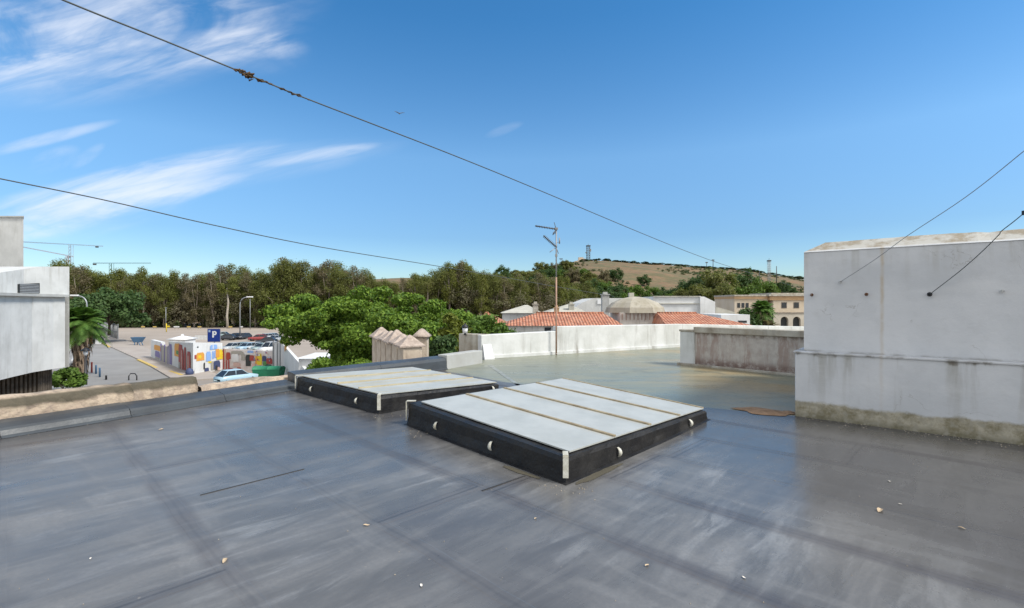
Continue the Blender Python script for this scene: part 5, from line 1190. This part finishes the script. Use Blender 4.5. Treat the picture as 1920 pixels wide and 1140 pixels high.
# cars
def car_mesh(label, loc, rz, paint, group, van=False):
    rt = thing('parked_car', label, 'car', loc, rz, group)
    st = [(-2.05, .45, .62, .62, .70), (-1.95, .30, .80, .80, .80), (-1.3, .25, .92, .84, .82), (-.75, .25, .96, .86, .84), (.9, .25, .98, .86, .84), (1.7, .28, .95, .84, .82), (2.0, .35, .80, .80, .78), (2.05, .45, .65, .74, .7)]
    if van: st = [(a, b_, c * (1.12 if -1.5 < a < 1.9 else 1.), d, e) for a, b_, c, d, e in st]
    mb = MB(); vs = []
    for x, zb_, zt__, hb, ht in st: vs += [(x, -ht, zb_), (x, -hb, (zb_ + zt__) / 2), (x, -ht * .97, zt__), (x, ht * .97, zt__), (x, hb, (zb_ + zt__) / 2), (x, ht, zb_)]
    fs = [(k_ * 6 + e, (k_ + 1) * 6 + e, (k_ + 1) * 6 + (e + 1) % 6, k_ * 6 + (e + 1) % 6) for k_ in range(len(st) - 1) for e in range(6)] + [(5, 4, 3, 2, 1, 0), tuple((len(st) - 1) * 6 + e for e in range(6))]
    mb.add(vs, fs, 0, True); mb.build('body', paint, rt)
    zr = 1.46 if not van else 1.85; g_ = [(-.95, .80), (-.25, .66), (1.15, .66), (1.75, .78)]
    mb = MB(); b0 = .93 if not van else 1.05; x0, x1, x2, x3 = (-.95, -.3, 1.2, 1.8)
    vs = [(x0, -.78, b0), (x3, -.78, b0), (x3, .78, b0), (x0, .78, b0), (x1, -.62, zr), (x2, -.62, zr), (x2, .62, zr), (x1, .62, zr)]
    mb.add(vs, [(4, 5, 6, 7), (0, 1, 5, 4), (1, 2, 6, 5), (2, 3, 7, 6), (3, 0, 4, 7)]); mb.build('windows', M['dark_glass'], rt)
    mb = MB(); mb.add([(x1 - .03, -.64, zr + .004), (x2 + .03, -.64, zr + .004), (x2 + .03, .64, zr + .004), (x1 - .03, .64, zr + .004), (x1 + .1, -.5, zr + .05), (x2 - .1, -.5, zr + .05), (x2 - .1, .5, zr + .05), (x1 + .1, .5, zr + .05)], [(4, 5, 6, 7), (0, 1, 5, 4), (1, 2, 6, 5), (2, 3, 7, 6), (3, 0, 4, 7)])
    for sy in (-1, 1):
        mb.bar((x0, sy * .785, b0), (x1, sy * .63, zr), .03); mb.bar((.45, sy * .785, b0), (.4, sy * .63, zr), .03); mb.bar((x3, sy * .785, b0), (x2, sy * .63, zr), .035)
    mb.build('roof', paint, rt)
    for x in (-1.25, 1.3):
        for y in (-.74, .74): mb = MB(); mb.tube([(x, y - .1, .31), (x, y + .1, .31)], .31, 14); mb.build('wheel', M['black'], rt)
    for y in (-.55, .55):
        mb = MB(); mb.box((-2.0, y, .68), (.1, .3, .12)); mb.build('headlight', M['pwhite'], rt)
    return rt
paints = {k_: pm('paint_' + k_, c, c, 2., .25, 0.) for k_, c in dict(white=(.6, .61, .62), silver=(.36, .39, .41), blue=(.30, .42, .52), dark=(.03, .035, .045), red=(.28, .05, .05), teal=(.25, .33, .34)).items()}
cs = [(436, 658, 'silver', 1.2, 'silver parked car at the left end of the near row'), (450, 657, 'teal', 1.25, 'grey-green parked car second in the near row'), (463, 658, 'blue', 1.2, 'pale blue parked car in the middle of the near row'), (477, 657, 'silver', 1.3, 'silver parked car right of the pale blue one'),
      (491, 659, 'teal', 1.2, 'grey-green parked car right in the near row'), (505, 661, 'white', 1.2, 'white parked car at the right end of the near row'), (500, 645, 'dark', 0.1, 'dark car broadside behind the near row'),
      (425, 638, 'dark', .05, 'black car broadside just right of the parking sign'), (442, 636, 'dark', 1.4, 'black car seen end-on left of the tall lamp'), (457, 636, 'dark', 1.4, 'black car seen end-on right of the tall lamp'), (484, 639, 'red', .2, 'dark red car in the far row'),
      (497, 637, 'silver', 1.0, 'silver car in the far row beside the big tree'), (508, 636, 'blue', 1.1, 'pale blue car in the far row touching the big tree'), (414, 633, 'teal', .1, 'grey car furthest back behind the parking sign'), (515, 641, 'silver', 1.2, 'silver car tucked under the edge of the big tree')]
for px, py, pc, rz, lb_ in cs: p = G(px, py, GZ); car_mesh(lb_, (p.x, p.y, GZ), rz, paints[pc], 'cars parked in the car park', van=(pc == 'white'))
p = G(450, 716, GZ); car_mesh('light blue car in the street seen just over the roof parapet', (p.x, p.y - .7, GZ), pi + 1.0, pm('paint_sky', (.36, .52, .62), (.36, .52, .62), 2., .25, 0.), None)
p = G(151, 682, GZ); car_mesh('white car parked half behind the palm trunk', (p.x, p.y, GZ), 2.2, paints['white'], None)
p = G(172, 642, GZ); car_mesh('black car far up the road beside an orange barrier', (p.x, p.y, GZ), .1, paints['dark'], None)
p = G(177, 643, GZ); mb = MB(); mb.prism([(-.7, -.5), (.7, -.5), (.7, .5), (-.7, .5)], .1, 1.9); mb.prism([(-.85, -.6), (.85, -.6), (.85, .6), (-.85, .6)], 0, .099); mb.tube([(-.5, 0, 1.9), (0, 0, 2.3), (.5, 0, 1.9)], .12, 6)
tag(mb.build('road_barrier', M['t_orange'], None, p + Vector((0, -2, 0))), 'orange plastic road barrier in front of the far black car', 'barrier')
p = G(185, 645, GZ); mb = MB(); mb.prism([(-.6, -.2), (.6, -.2), (.5, .2), (-.5, .2)], 0, 1.1); mb.bar((-.3, 0, 1.1), (-.3, 0, 1.9), .12); mb.bar((.3, 0, 1.1), (.3, 0, 1.7), .1); tag(mb.build('road_barrier', M['pwhite'], None, p), 'white road barrier right of the orange one', 'barrier')
# blue skip
p = G(259, 648, GZ); sk = thing('blue_skip', 'blue tipping skip on splayed legs on the bare ground', 'skip', p)
mb = MB(); vs = [(-.6, -.5, .7), (.5, -.5, .7), (.5, .5, .7), (-.6, .5, .7), (-1.1, -.7, 1.75), (1.1, -.7, 1.75), (1.1, .7, 1.75), (-1.1, .7, 1.75)]; mb.add(vs, [(3, 2, 1, 0), (0, 1, 5, 4), (1, 2, 6, 5), (2, 3, 7, 6), (3, 0, 4, 7), (4, 5, 6, 7)]); mb.build('tub', M['b_blue'], sk)
for x, y, x2 in ((-.4, -.4, -.5), (.4, -.4, .7), (-.4, .4, -.5), (.4, .4, .7)): mb = MB(); mb.bar((x, y, .7), (x2, y, 0), .08); mb.build('leg', M['b_blue'], sk)

# mural kiosk + walls
mk = thing('mural_wall', 'tall white corner wall painted with orange, blue and red patches below the parking sign', 'wall', G(362, 703, GZ)); o_ = mk.location
A_ = G(316, 684, GZ); B_ = G(362, 703, GZ); C_ = G(417, 693, GZ)
mb = MB(o_); tA = (A_ - B_).normalized(); tC = (C_ - B_).normalized(); bi = (tA + tC).normalized() * .42; nA = Vector((-tA.y, tA.x, 0)) * -.3; nC = Vector((-tC.y, tC.x, 0)) * .3
H1 = 3.9; mb.prism([(p.x, p.y) for p in (A_, B_, B_ + bi, A_ + nA)], GZ, [GZ + 3.3, GZ + H1, GZ + H1, GZ + 3.3]); mb.prism([(p.x, p.y) for p in (B_ + tC * .002, C_, C_ + nC, B_ + bi + tC * .002)], GZ, [GZ + H1, GZ + 3.5, GZ + 3.5, GZ + H1]); mb.build('wall', M['white'], mk)
def patches(mb, a, c_, spec, eps=.03):
    spec = [q if q[3] < 3.4 else (*q[:3], 3.4, q[4]) for q in spec]
    """painted fields on the wall from a to c_: (f0, f1, z0, z1, material index)"""
    t = c_ - a; n_ = Vector((t.y, -t.x, 0)).normalized()
    if n_.y > 0: n_ = -n_
    for k_, (f0, f1, z0, z1, mi) in enumerate(spec):
        e = n_ * (eps + .004 * k_); p, q = a + t * f0 + e, a + t * f1 + e; U_ = Vector((0, 0, 1))
        ps = [p + U_ * z0, q + U_ * z0, q + U_ * (z0 * .3 + z1 * .7), (p + (q - p) * .85) + U_ * z1, (p + (q - p) * .12) + U_ * z1, p + U_ * (z0 * .2 + z1 * .8)]
        mb.add(ps, [(0, 1, 2, 3, 4, 5)], mi)
mats_ = [M[k_] for k_ in ('m_orange', 'm_yellow', 'm_red', 'm_blue', 'm_navy', 'm_grey', 'm_violet', 'm_green', 'm_pink', 'm_black', 'white')]
mb = MB(o_)
patches(mb, A_, B_, [(.05, .17, .2, 3.0, 6), (.02, .05, .1, 3.2, 5), (.28, .58, 1.6, 3.3, 0), (.36, .47, 1.9, 2.4, 7), (.42, .5, 3., 3.8, 0), (.46, .62, .2, 3.3, 2), (.55, .66, .1, 2.8, 2), (.68, .76, .2, 3.1, 2), (.80, .93, .1, 2.7, 2), (.57, .60, .1, 2.6, 8), (.83, .86, .2, 2.2, 8), (.47, .54, .1, 1.0, 5)])
patches(mb, B_, C_, [(.04, .10, 1.9, 2.4, 2), (.10, .36, 1.6, 2.6, 0), (.16, .26, 1.9, 2.3, 1), (.12, .17, 3.25, 3.75, 9), (.42, .58, 1.4, 2.6, 3), (.62, .68, 1.6, 2.6, 3), (.69, .76, 1.7, 2.6, 3), (.55, .80, 2.8, 3.6, 3), (.64, .67, 2.9, 3.5, 10),
                   (.78, .995, 1.4, 2.7, 1), (.74, .88, 1.7, 2.8, 0), (.46, .60, 1.15, 1.35, 1), (.58, .72, .2, 1.3, 5), (.33, .37, .5, 1.3, 9), (.37, .50, .35, 1.25, 10), (.36, .50, .0 + .15, .6, 4), (.66, .90, .25, 1.3, 4), (.72, .80, .1, .7, 9), (.80, .88, .05, .45, 8), (.02, .20, .0 + .03, .75, 10)])
mb.build('mural', mats_, mk)
# blue sack by the corner
p = G(364, 702, GZ); mb = MB(); mb.lathe((0, 0, 0), [(.25, 0), (.40, .12), (.44, .4), (.34, .72), (.10, .9)], 12); o = mb.build('rubbish_sack', M['m_navy'], None, p + Vector((.1, -1.0, 0))); tag(o, 'navy blue rubbish sack leaning at the corner of the mural corner', 'sack')
# left gate pier
A2 = G(283, 671, GZ); B2 = G(302, 678, GZ); mb = MB(A2); wall_run(mb, (A2.x, A2.y), (B2.x, B2.y), .5, GZ, GZ + 2.9, GZ + 2.9); gp = thing('gate_pier', 'white pier with orange and violet painted squares left of the car park entrance', 'wall', A2)
mb.build('pier', M['white'], gp); mb = MB(A2); patches(mb, A2, B2, [(.35, .98, 1.5, 2.3, 0), (.45, .9, .5, 1.4, 6), (.47, .88, .2, .5, 5)]); mb.build('mural', mats_, gp)
gt = thing('metal_gate', 'grey violet sheet gate between the painted pier and the mural corner', 'gate', B2); mb = MB(B2); q = A_ - B2
wall_run(mb, (B2.x + .1, B2.y - .1), (A_.x - .1, A_.y + .1), .08, GZ + .1, GZ + 2.5, GZ + 2.5); mb.build('leaf', M['m_grey'], gt)
for f in (.02, .5, .98): mb = MB(B2); p = B2 + q * f; mb.box((p.x, p.y, GZ + 1.35), (.14, .14, 2.7)); mb.build('post', M['m_violet'], gt)
# right mural wall
C2 = C_ + Vector((.06, .02, 0)); D2 = G(512, 697, GZ); mw_ = thing('mural_wall', 'low boundary wall painted with red stripes, a yellow panel and mixed patches right of the mural corner', 'wall', C2)
mb = MB(C2); wall_run(mb, (C2.x, C2.y), (D2.x, D2.y), .3, GZ, GZ + 2.75, GZ + 2.6); mb.build('wall', pm('pinkish_wall', (.70, .66, .63), (.60, .52, .49), .8, .85, .1), mw_)
mb = MB(C2); rg = random.Random(3); sp = [(.0, .03, .05, 2.7, 2), (.04, .06, .05, 2.7, 8), (.17, .42, 2.05, 2.5, 5), (.50, .62, 2.3, 2.6, 3), (.07, .16, 1.4, 2.29, 2), (.07, .14, .1, 1.4, 2), (.10, .11, .1, 1.3, 10), (.18, .33, 1.1, 2.1, 10), (.22, .36, .5, 1.0, 8), (.44, .62, 2.1, 2.28, 10), (.47, .57, .6, 2.05, 9), (.55, .64, 1.3, 2.0, 2), (.66, .70, .9, 2.0, 0), (.70, .79, .8, 2.25, 1), (.81, .90, .75, 1.3, 7), (.80, .88, 1.3, 2.0, 4), (.88, .995, 1.0, 1.7, 2), (.86, .99, .4, .9, 9), (.38, .46, 1.3, 2.2, 5), (.12, .22, .1, .25, 2), (.30, .38, .25, .4, 2), (.60, .66, .3, 1., 8)]
for i in range(26): f = rg.uniform(.6, .97); z = rg.uniform(1.3, 2.45); sp.append((f, f + rg.uniform(.01, .03), z, z + rg.uniform(.06, .25), rg.choice([2, 4, 10, 6, 8, 3])))
patches(mb, C2, D2, sp); mb.build('mural', mats_, mw_)
# white sheds to the right of the mural wall
wh = thing('white_panel_wall', 'tall white panel wall with vertical grey posts left of the big tree', 'wall', D2); mb = MB(D2); E2 = D2 + Vector((2.2, -2.0, 0))
wall_run(mb, (D2.x + .05, D2.y), (E2.x, E2.y), .2, GZ, GZ + 3.7, GZ + 3.9); mb.build('panels', M['white'], wh)
for f in (.0, .42, .7): mb = MB(D2); p = D2.lerp(E2, f); mb.box((p.x + .1, p.y - .1, GZ + 1.95), (.16, .16, 3.9)); mb.build('post', M['grey'], wh)
sw = thing('street_wall', 'white boundary wall with an ochre patch sloping towards us under the big tree', 'wall', E2); mb = MB(E2); F2 = Vector((PX(588, 40), 40, 0))
wall_run(mb, (E2.x + .05, E2.y - .05), (F2.x, F2.y), .3, GZ, GZ + 3.6, GZ + 2.4); mb.build('wall', M['white'], sw)
mb = MB(E2); patches(mb, E2, F2, [(.10, .26, 2.2, 3.0, 0)], .08); mb.build('ochre_patch', mats_, sw)
mb = MB(E2); wall_run(mb, (E2.x + .8, E2.y + .3), (F2.x + .8, F2.y + .3), .6, GZ + 3.5, GZ + 3.75, GZ + 3.0); 
wh2 = thing('white_shed', 'white shed glimpsed between the sloping wall and the big tree', 'shed', (PX(598, 44), 44, GZ)); mb = MB(wh2.location); mb.bb((PX(560, 46), 46, GZ), (PX(600, 46), 51, PZ(672, 46))); mb.build('wall', M['pwhite'], wh2)
mb = MB(wh2.location); hip_roof(mb, PX(555, 46), PX(604, 46), 45.7, 51.3, PZ(672, 46), PZ(662, 48), .8, .8); mb.build('roof', M['white'], wh2)
# green bins
def green_bin(label, loc, rz):
    rt = thing('waste_container', label, 'waste container', loc, rz, 'green waste containers by the street'); mb = MB()
    vs = [(-.80, -.5, .15), (.80, -.5, .15), (.80, .5, .15), (-.80, .5, .15), (-.95, -.62, 1.15), (.95, -.62, 1.15), (.95, .62, 1.15), (-.95, .62, 1.15)]; mb.add(vs, [(3, 2, 1, 0), (0, 1, 5, 4), (1, 2, 6, 5), (2, 3, 7, 6), (3, 0, 4, 7), (4, 5, 6, 7)]); mb.build('body', M['g_green'], rt)
    mb = MB(); K = 8; vs = []
    for i in range(K + 1): a = pi * i / K; vs += [(-.97, -.64 * cos(a), 1.16 + .36 * sin(a)), (.97, -.64 * cos(a), 1.16 + .36 * sin(a))]
    mb.add(vs, [(i * 2, i * 2 + 1, i * 2 + 3, i * 2 + 2) for i in range(K)] + [tuple(i * 2 for i in range(K, -1, -1)), tuple(i * 2 + 1 for i in range(K + 1))], 0, True); mb.build('lid', M['g_green'], rt)
    for x in (-.6, .6):
        for y in (-.4, .4): mb = MB(); mb.tube([(x, y - .04, .09), (x, y + .04, .09)], .09, 8); mb.build('wheel', M['black'], rt)
p = G(493, 711, GZ); green_bin('left one of two green waste containers beside the pale blue car', p, .1)
p = G(515, 711, GZ); green_bin('right one of two green waste containers, nearest the white wall', p, -.12)
# parking sign
psd = 65.; ps = thing('parking_sign', 'square blue parking sign with a white letter P above the mural corner', 'sign', (PX(401, psd), psd, GZ)); mb = MB(); h0, h1 = PZ(640.5, psd) - GZ, PZ(617, psd) - GZ; w_ = (412.5 - 389.5) / F * psd
mb.bar((0, .1, 0), (0, .1, h0 + .3), .07); mb.build('pole', M['galv'], ps)
mb = MB(); mb.bb((-w_ / 2 - .04, 0, h0 - .04), (w_ / 2 + .04, .07, h1 + .04)); mb.build('frame', M['grey'], ps)
mb = MB(); mb.bb((-w_ / 2, -.03, h0), (w_ / 2, -.002, h1)); mb.build('face', M['blue'], ps)
mb = MB(); H_ = h1 - h0; xl = -.08; zb_ = h0 + H_ * .33
mb.bb((xl - .10, -.06, zb_), (xl + .10, -.031, h0 + H_ * .84)); K = 10; zc = h0 + H_ * .68; ro, ri = H_ * .165, H_ * .055
vs = [(xl + .1, -.06, zc - ro), (xl + .1, -.06, zc - ri)]
pts = [(xl + .22 + ro * sin(a) if True else 0, zc - ro * cos(a), xl + .22 + ri * sin(a), zc - ri * cos(a)) for a in [pi * i / K for i in range(K + 1)]]
mb.quad((xl + .1, -.06, zc - ro), (pts[0][0], -.06, pts[0][1]), (pts[0][2], -.06, pts[0][3]), (xl + .1, -.06, zc - ri)); mb.quad((xl + .1, -.06, zc + ri), (pts[-1][2], -.06, pts[-1][3]), (pts[-1][0], -.06, pts[-1][1]), (xl + .1, -.06, zc + ro))
for a, c in zip(pts, pts[1:]): mb.quad((a[0], -.06, a[1]), (c[0], -.06, c[1]), (c[2], -.06, c[3]), (a[2], -.06, a[3]))
mb.build('letter', M['pwhite'], ps)
mb = MB(); mb.bb((-w_ / 2 + .12, -.05, h1 - .42), (-w_ / 2 + .38, -.031, h1 - .12)); mb.build('small_emblem', flat('pale_blue', (.35, .45, .62)), ps)
# kiosk with white roof
kp = P(342, 632, 92.); ks = thing('kiosk', 'white kiosk with a shallow pyramid roof behind the mural corner', 'kiosk', (kp.x, kp.y, GZ)); zr_ = PZ(636, 92) - GZ
mb = MB(); mb.bb((-1.5, -1.5, 0), (1.5, 1.5, zr_)); mb.build('wall', M['white'], ks)
mb = MB(); mb.lathe((0, 0, zr_), [(2.5, 0), (2.5, .12), (.5, .6), (.25, .65), (.2, .95)], 4, 0, pi / 4); mb.build('roof', M['pwhite'], ks)
# low white rail wall across the car park
mb = MB(); lw_ = [G(365, 637, GZ), G(400, 637, GZ)]; wall_run(mb, (0, 0), (lw_[1].x - lw_[0].x, 0), .3, 0, 1.0, 1.0); tag(mb.build('low_wall', M['white'], None, (lw_[0].x, lw_[0].y, GZ)), 'low white wall behind the mural corner left of the parking sign', 'wall')
# barrier boards at the edge of the wood
for i, px in enumerate((268, 290, 331, 354, 374, 432, 452)):
    d = 168.; rt = thing('barrier_board', 'reflective board on posts at the edge of the wood, ' + ('left of the kiosk roof' if px < 330 else 'between kiosk and parking sign' if px < 385 else 'near the tall street lamp'), 'barrier', (PX(px, d), d, GZ), 0, 'reflective boards along the wood')
    mb = MB(); w_ = 1.2 if i != 2 else 1.9; mb.bb((-w_ / 2, -.05, .55), (w_ / 2, .05, .95)); mb.build('board', M['pwhite'] if i in (2, 6) else M['y_line'], rt)
    for sx in (-1, 1): mb = MB(); mb.bb((sx * w_ * .35 - .05, .051, 0), (sx * w_ * .35 + .05, .15, .9)); mb.build('post', M['bark'], rt)
p = Vector((PX(312, 150), 150, GZ)); mb = MB(); mb.bar((0, 0, 0), (0, 0, 2.6), .14); mb.box((.5, 0, 1.7), (.9, .15, .5)); tag(mb.build('yellow_post', M['m_yellow'], None, p), 'thin yellow post at the edge of the wood left of the kiosk', 'post')
for px, yt, d, lb_ in ((427, 540, 172., 'pale bare eucalyptus trunk left of the tall street lamp'),):
    mb = MB(); h = PZ(yt, d) - GZ; mb.tube([(0, 0, 0), (-.3, 0, h * .3), (.2, 0, h * .65), (-.3, 0, h)], [.45, .38, .3, .2], 8); rt = thing('bare_trunk_tree', lb_, 'tree', (PX(px, d), d, GZ)); mb.build('trunk', pm('white_bark', (.42, .38, .32), (.3, .26, .22), 2., .9, .2), rt)
    leaf_obj('crown', leaf_mesh('crown', [((-.3 + random.Random(i).uniform(-3, 3), 0, h - 1 + random.Random(i + 9).uniform(-1, 4)), (1.5, 1.5, 1.)) for i in range(9)], 900, .45, LF['euca2'], 61), rt)
# slim lamp poles along the wood
for px, yt, yb_, lb_ in ((311, 577, 622, 'slim grey pole in front of the wood left of the kiosk'), (469, 562, 622, 'slim grey pole right of the tall street lamp')):
    d = 165.; mb = MB(); mb.tube([(0, 0, 0), (0, 0, PZ(yt, d) - GZ)], .10, 6); mb.box((0, 0, PZ(yt, d) - GZ), (.5, .3, .2)); tag(mb.build('slim_pole', M['grey'], None, (PX(px, d), d, GZ)), lb_, 'pole')

# gull
bp = P(749, 213, 60.); mb = MB(); 
mb.tube([(-.05, -.25, 0), (0, -.1, .0), (.0, .1, .0), (.03, .28, .02)], [.02, .07, .06, .015], 8)
for s_ in (-1, 1):
    pts = [Vector((0, .05, .03)), Vector((s_ * .28, .10, .17)), Vector((s_ * .62, -.02, .20))]; w_ = [.12, .10, .015]
    for (p, a), (q, c) in zip(zip(pts, w_), zip(pts[1:], w_[1:])):
        e = Vector((0, 1, 0)); up_ = Vector((0, 0, .012)); vs = [p - e * a, q - e * c, q + e * c, p + e * a]; mb.add([v - up_ for v in vs] + [v + up_ for v in vs], [(3, 2, 1, 0), (4, 5, 6, 7), (0, 1, 5, 4), (2, 3, 7, 6)])
tag(mb.build('gull', flat('feathers', (.16, .17, .19), .8), None, bp, .4), 'small gull gliding in the blue sky under the upper cable', 'bird')

# remove prototypes that were never placed
for q in protos + list(hp.values()):
    if not q.get('label'):
        for ch in list(q.children): bpy.data.objects.remove(ch)
        bpy.data.objects.remove(q)
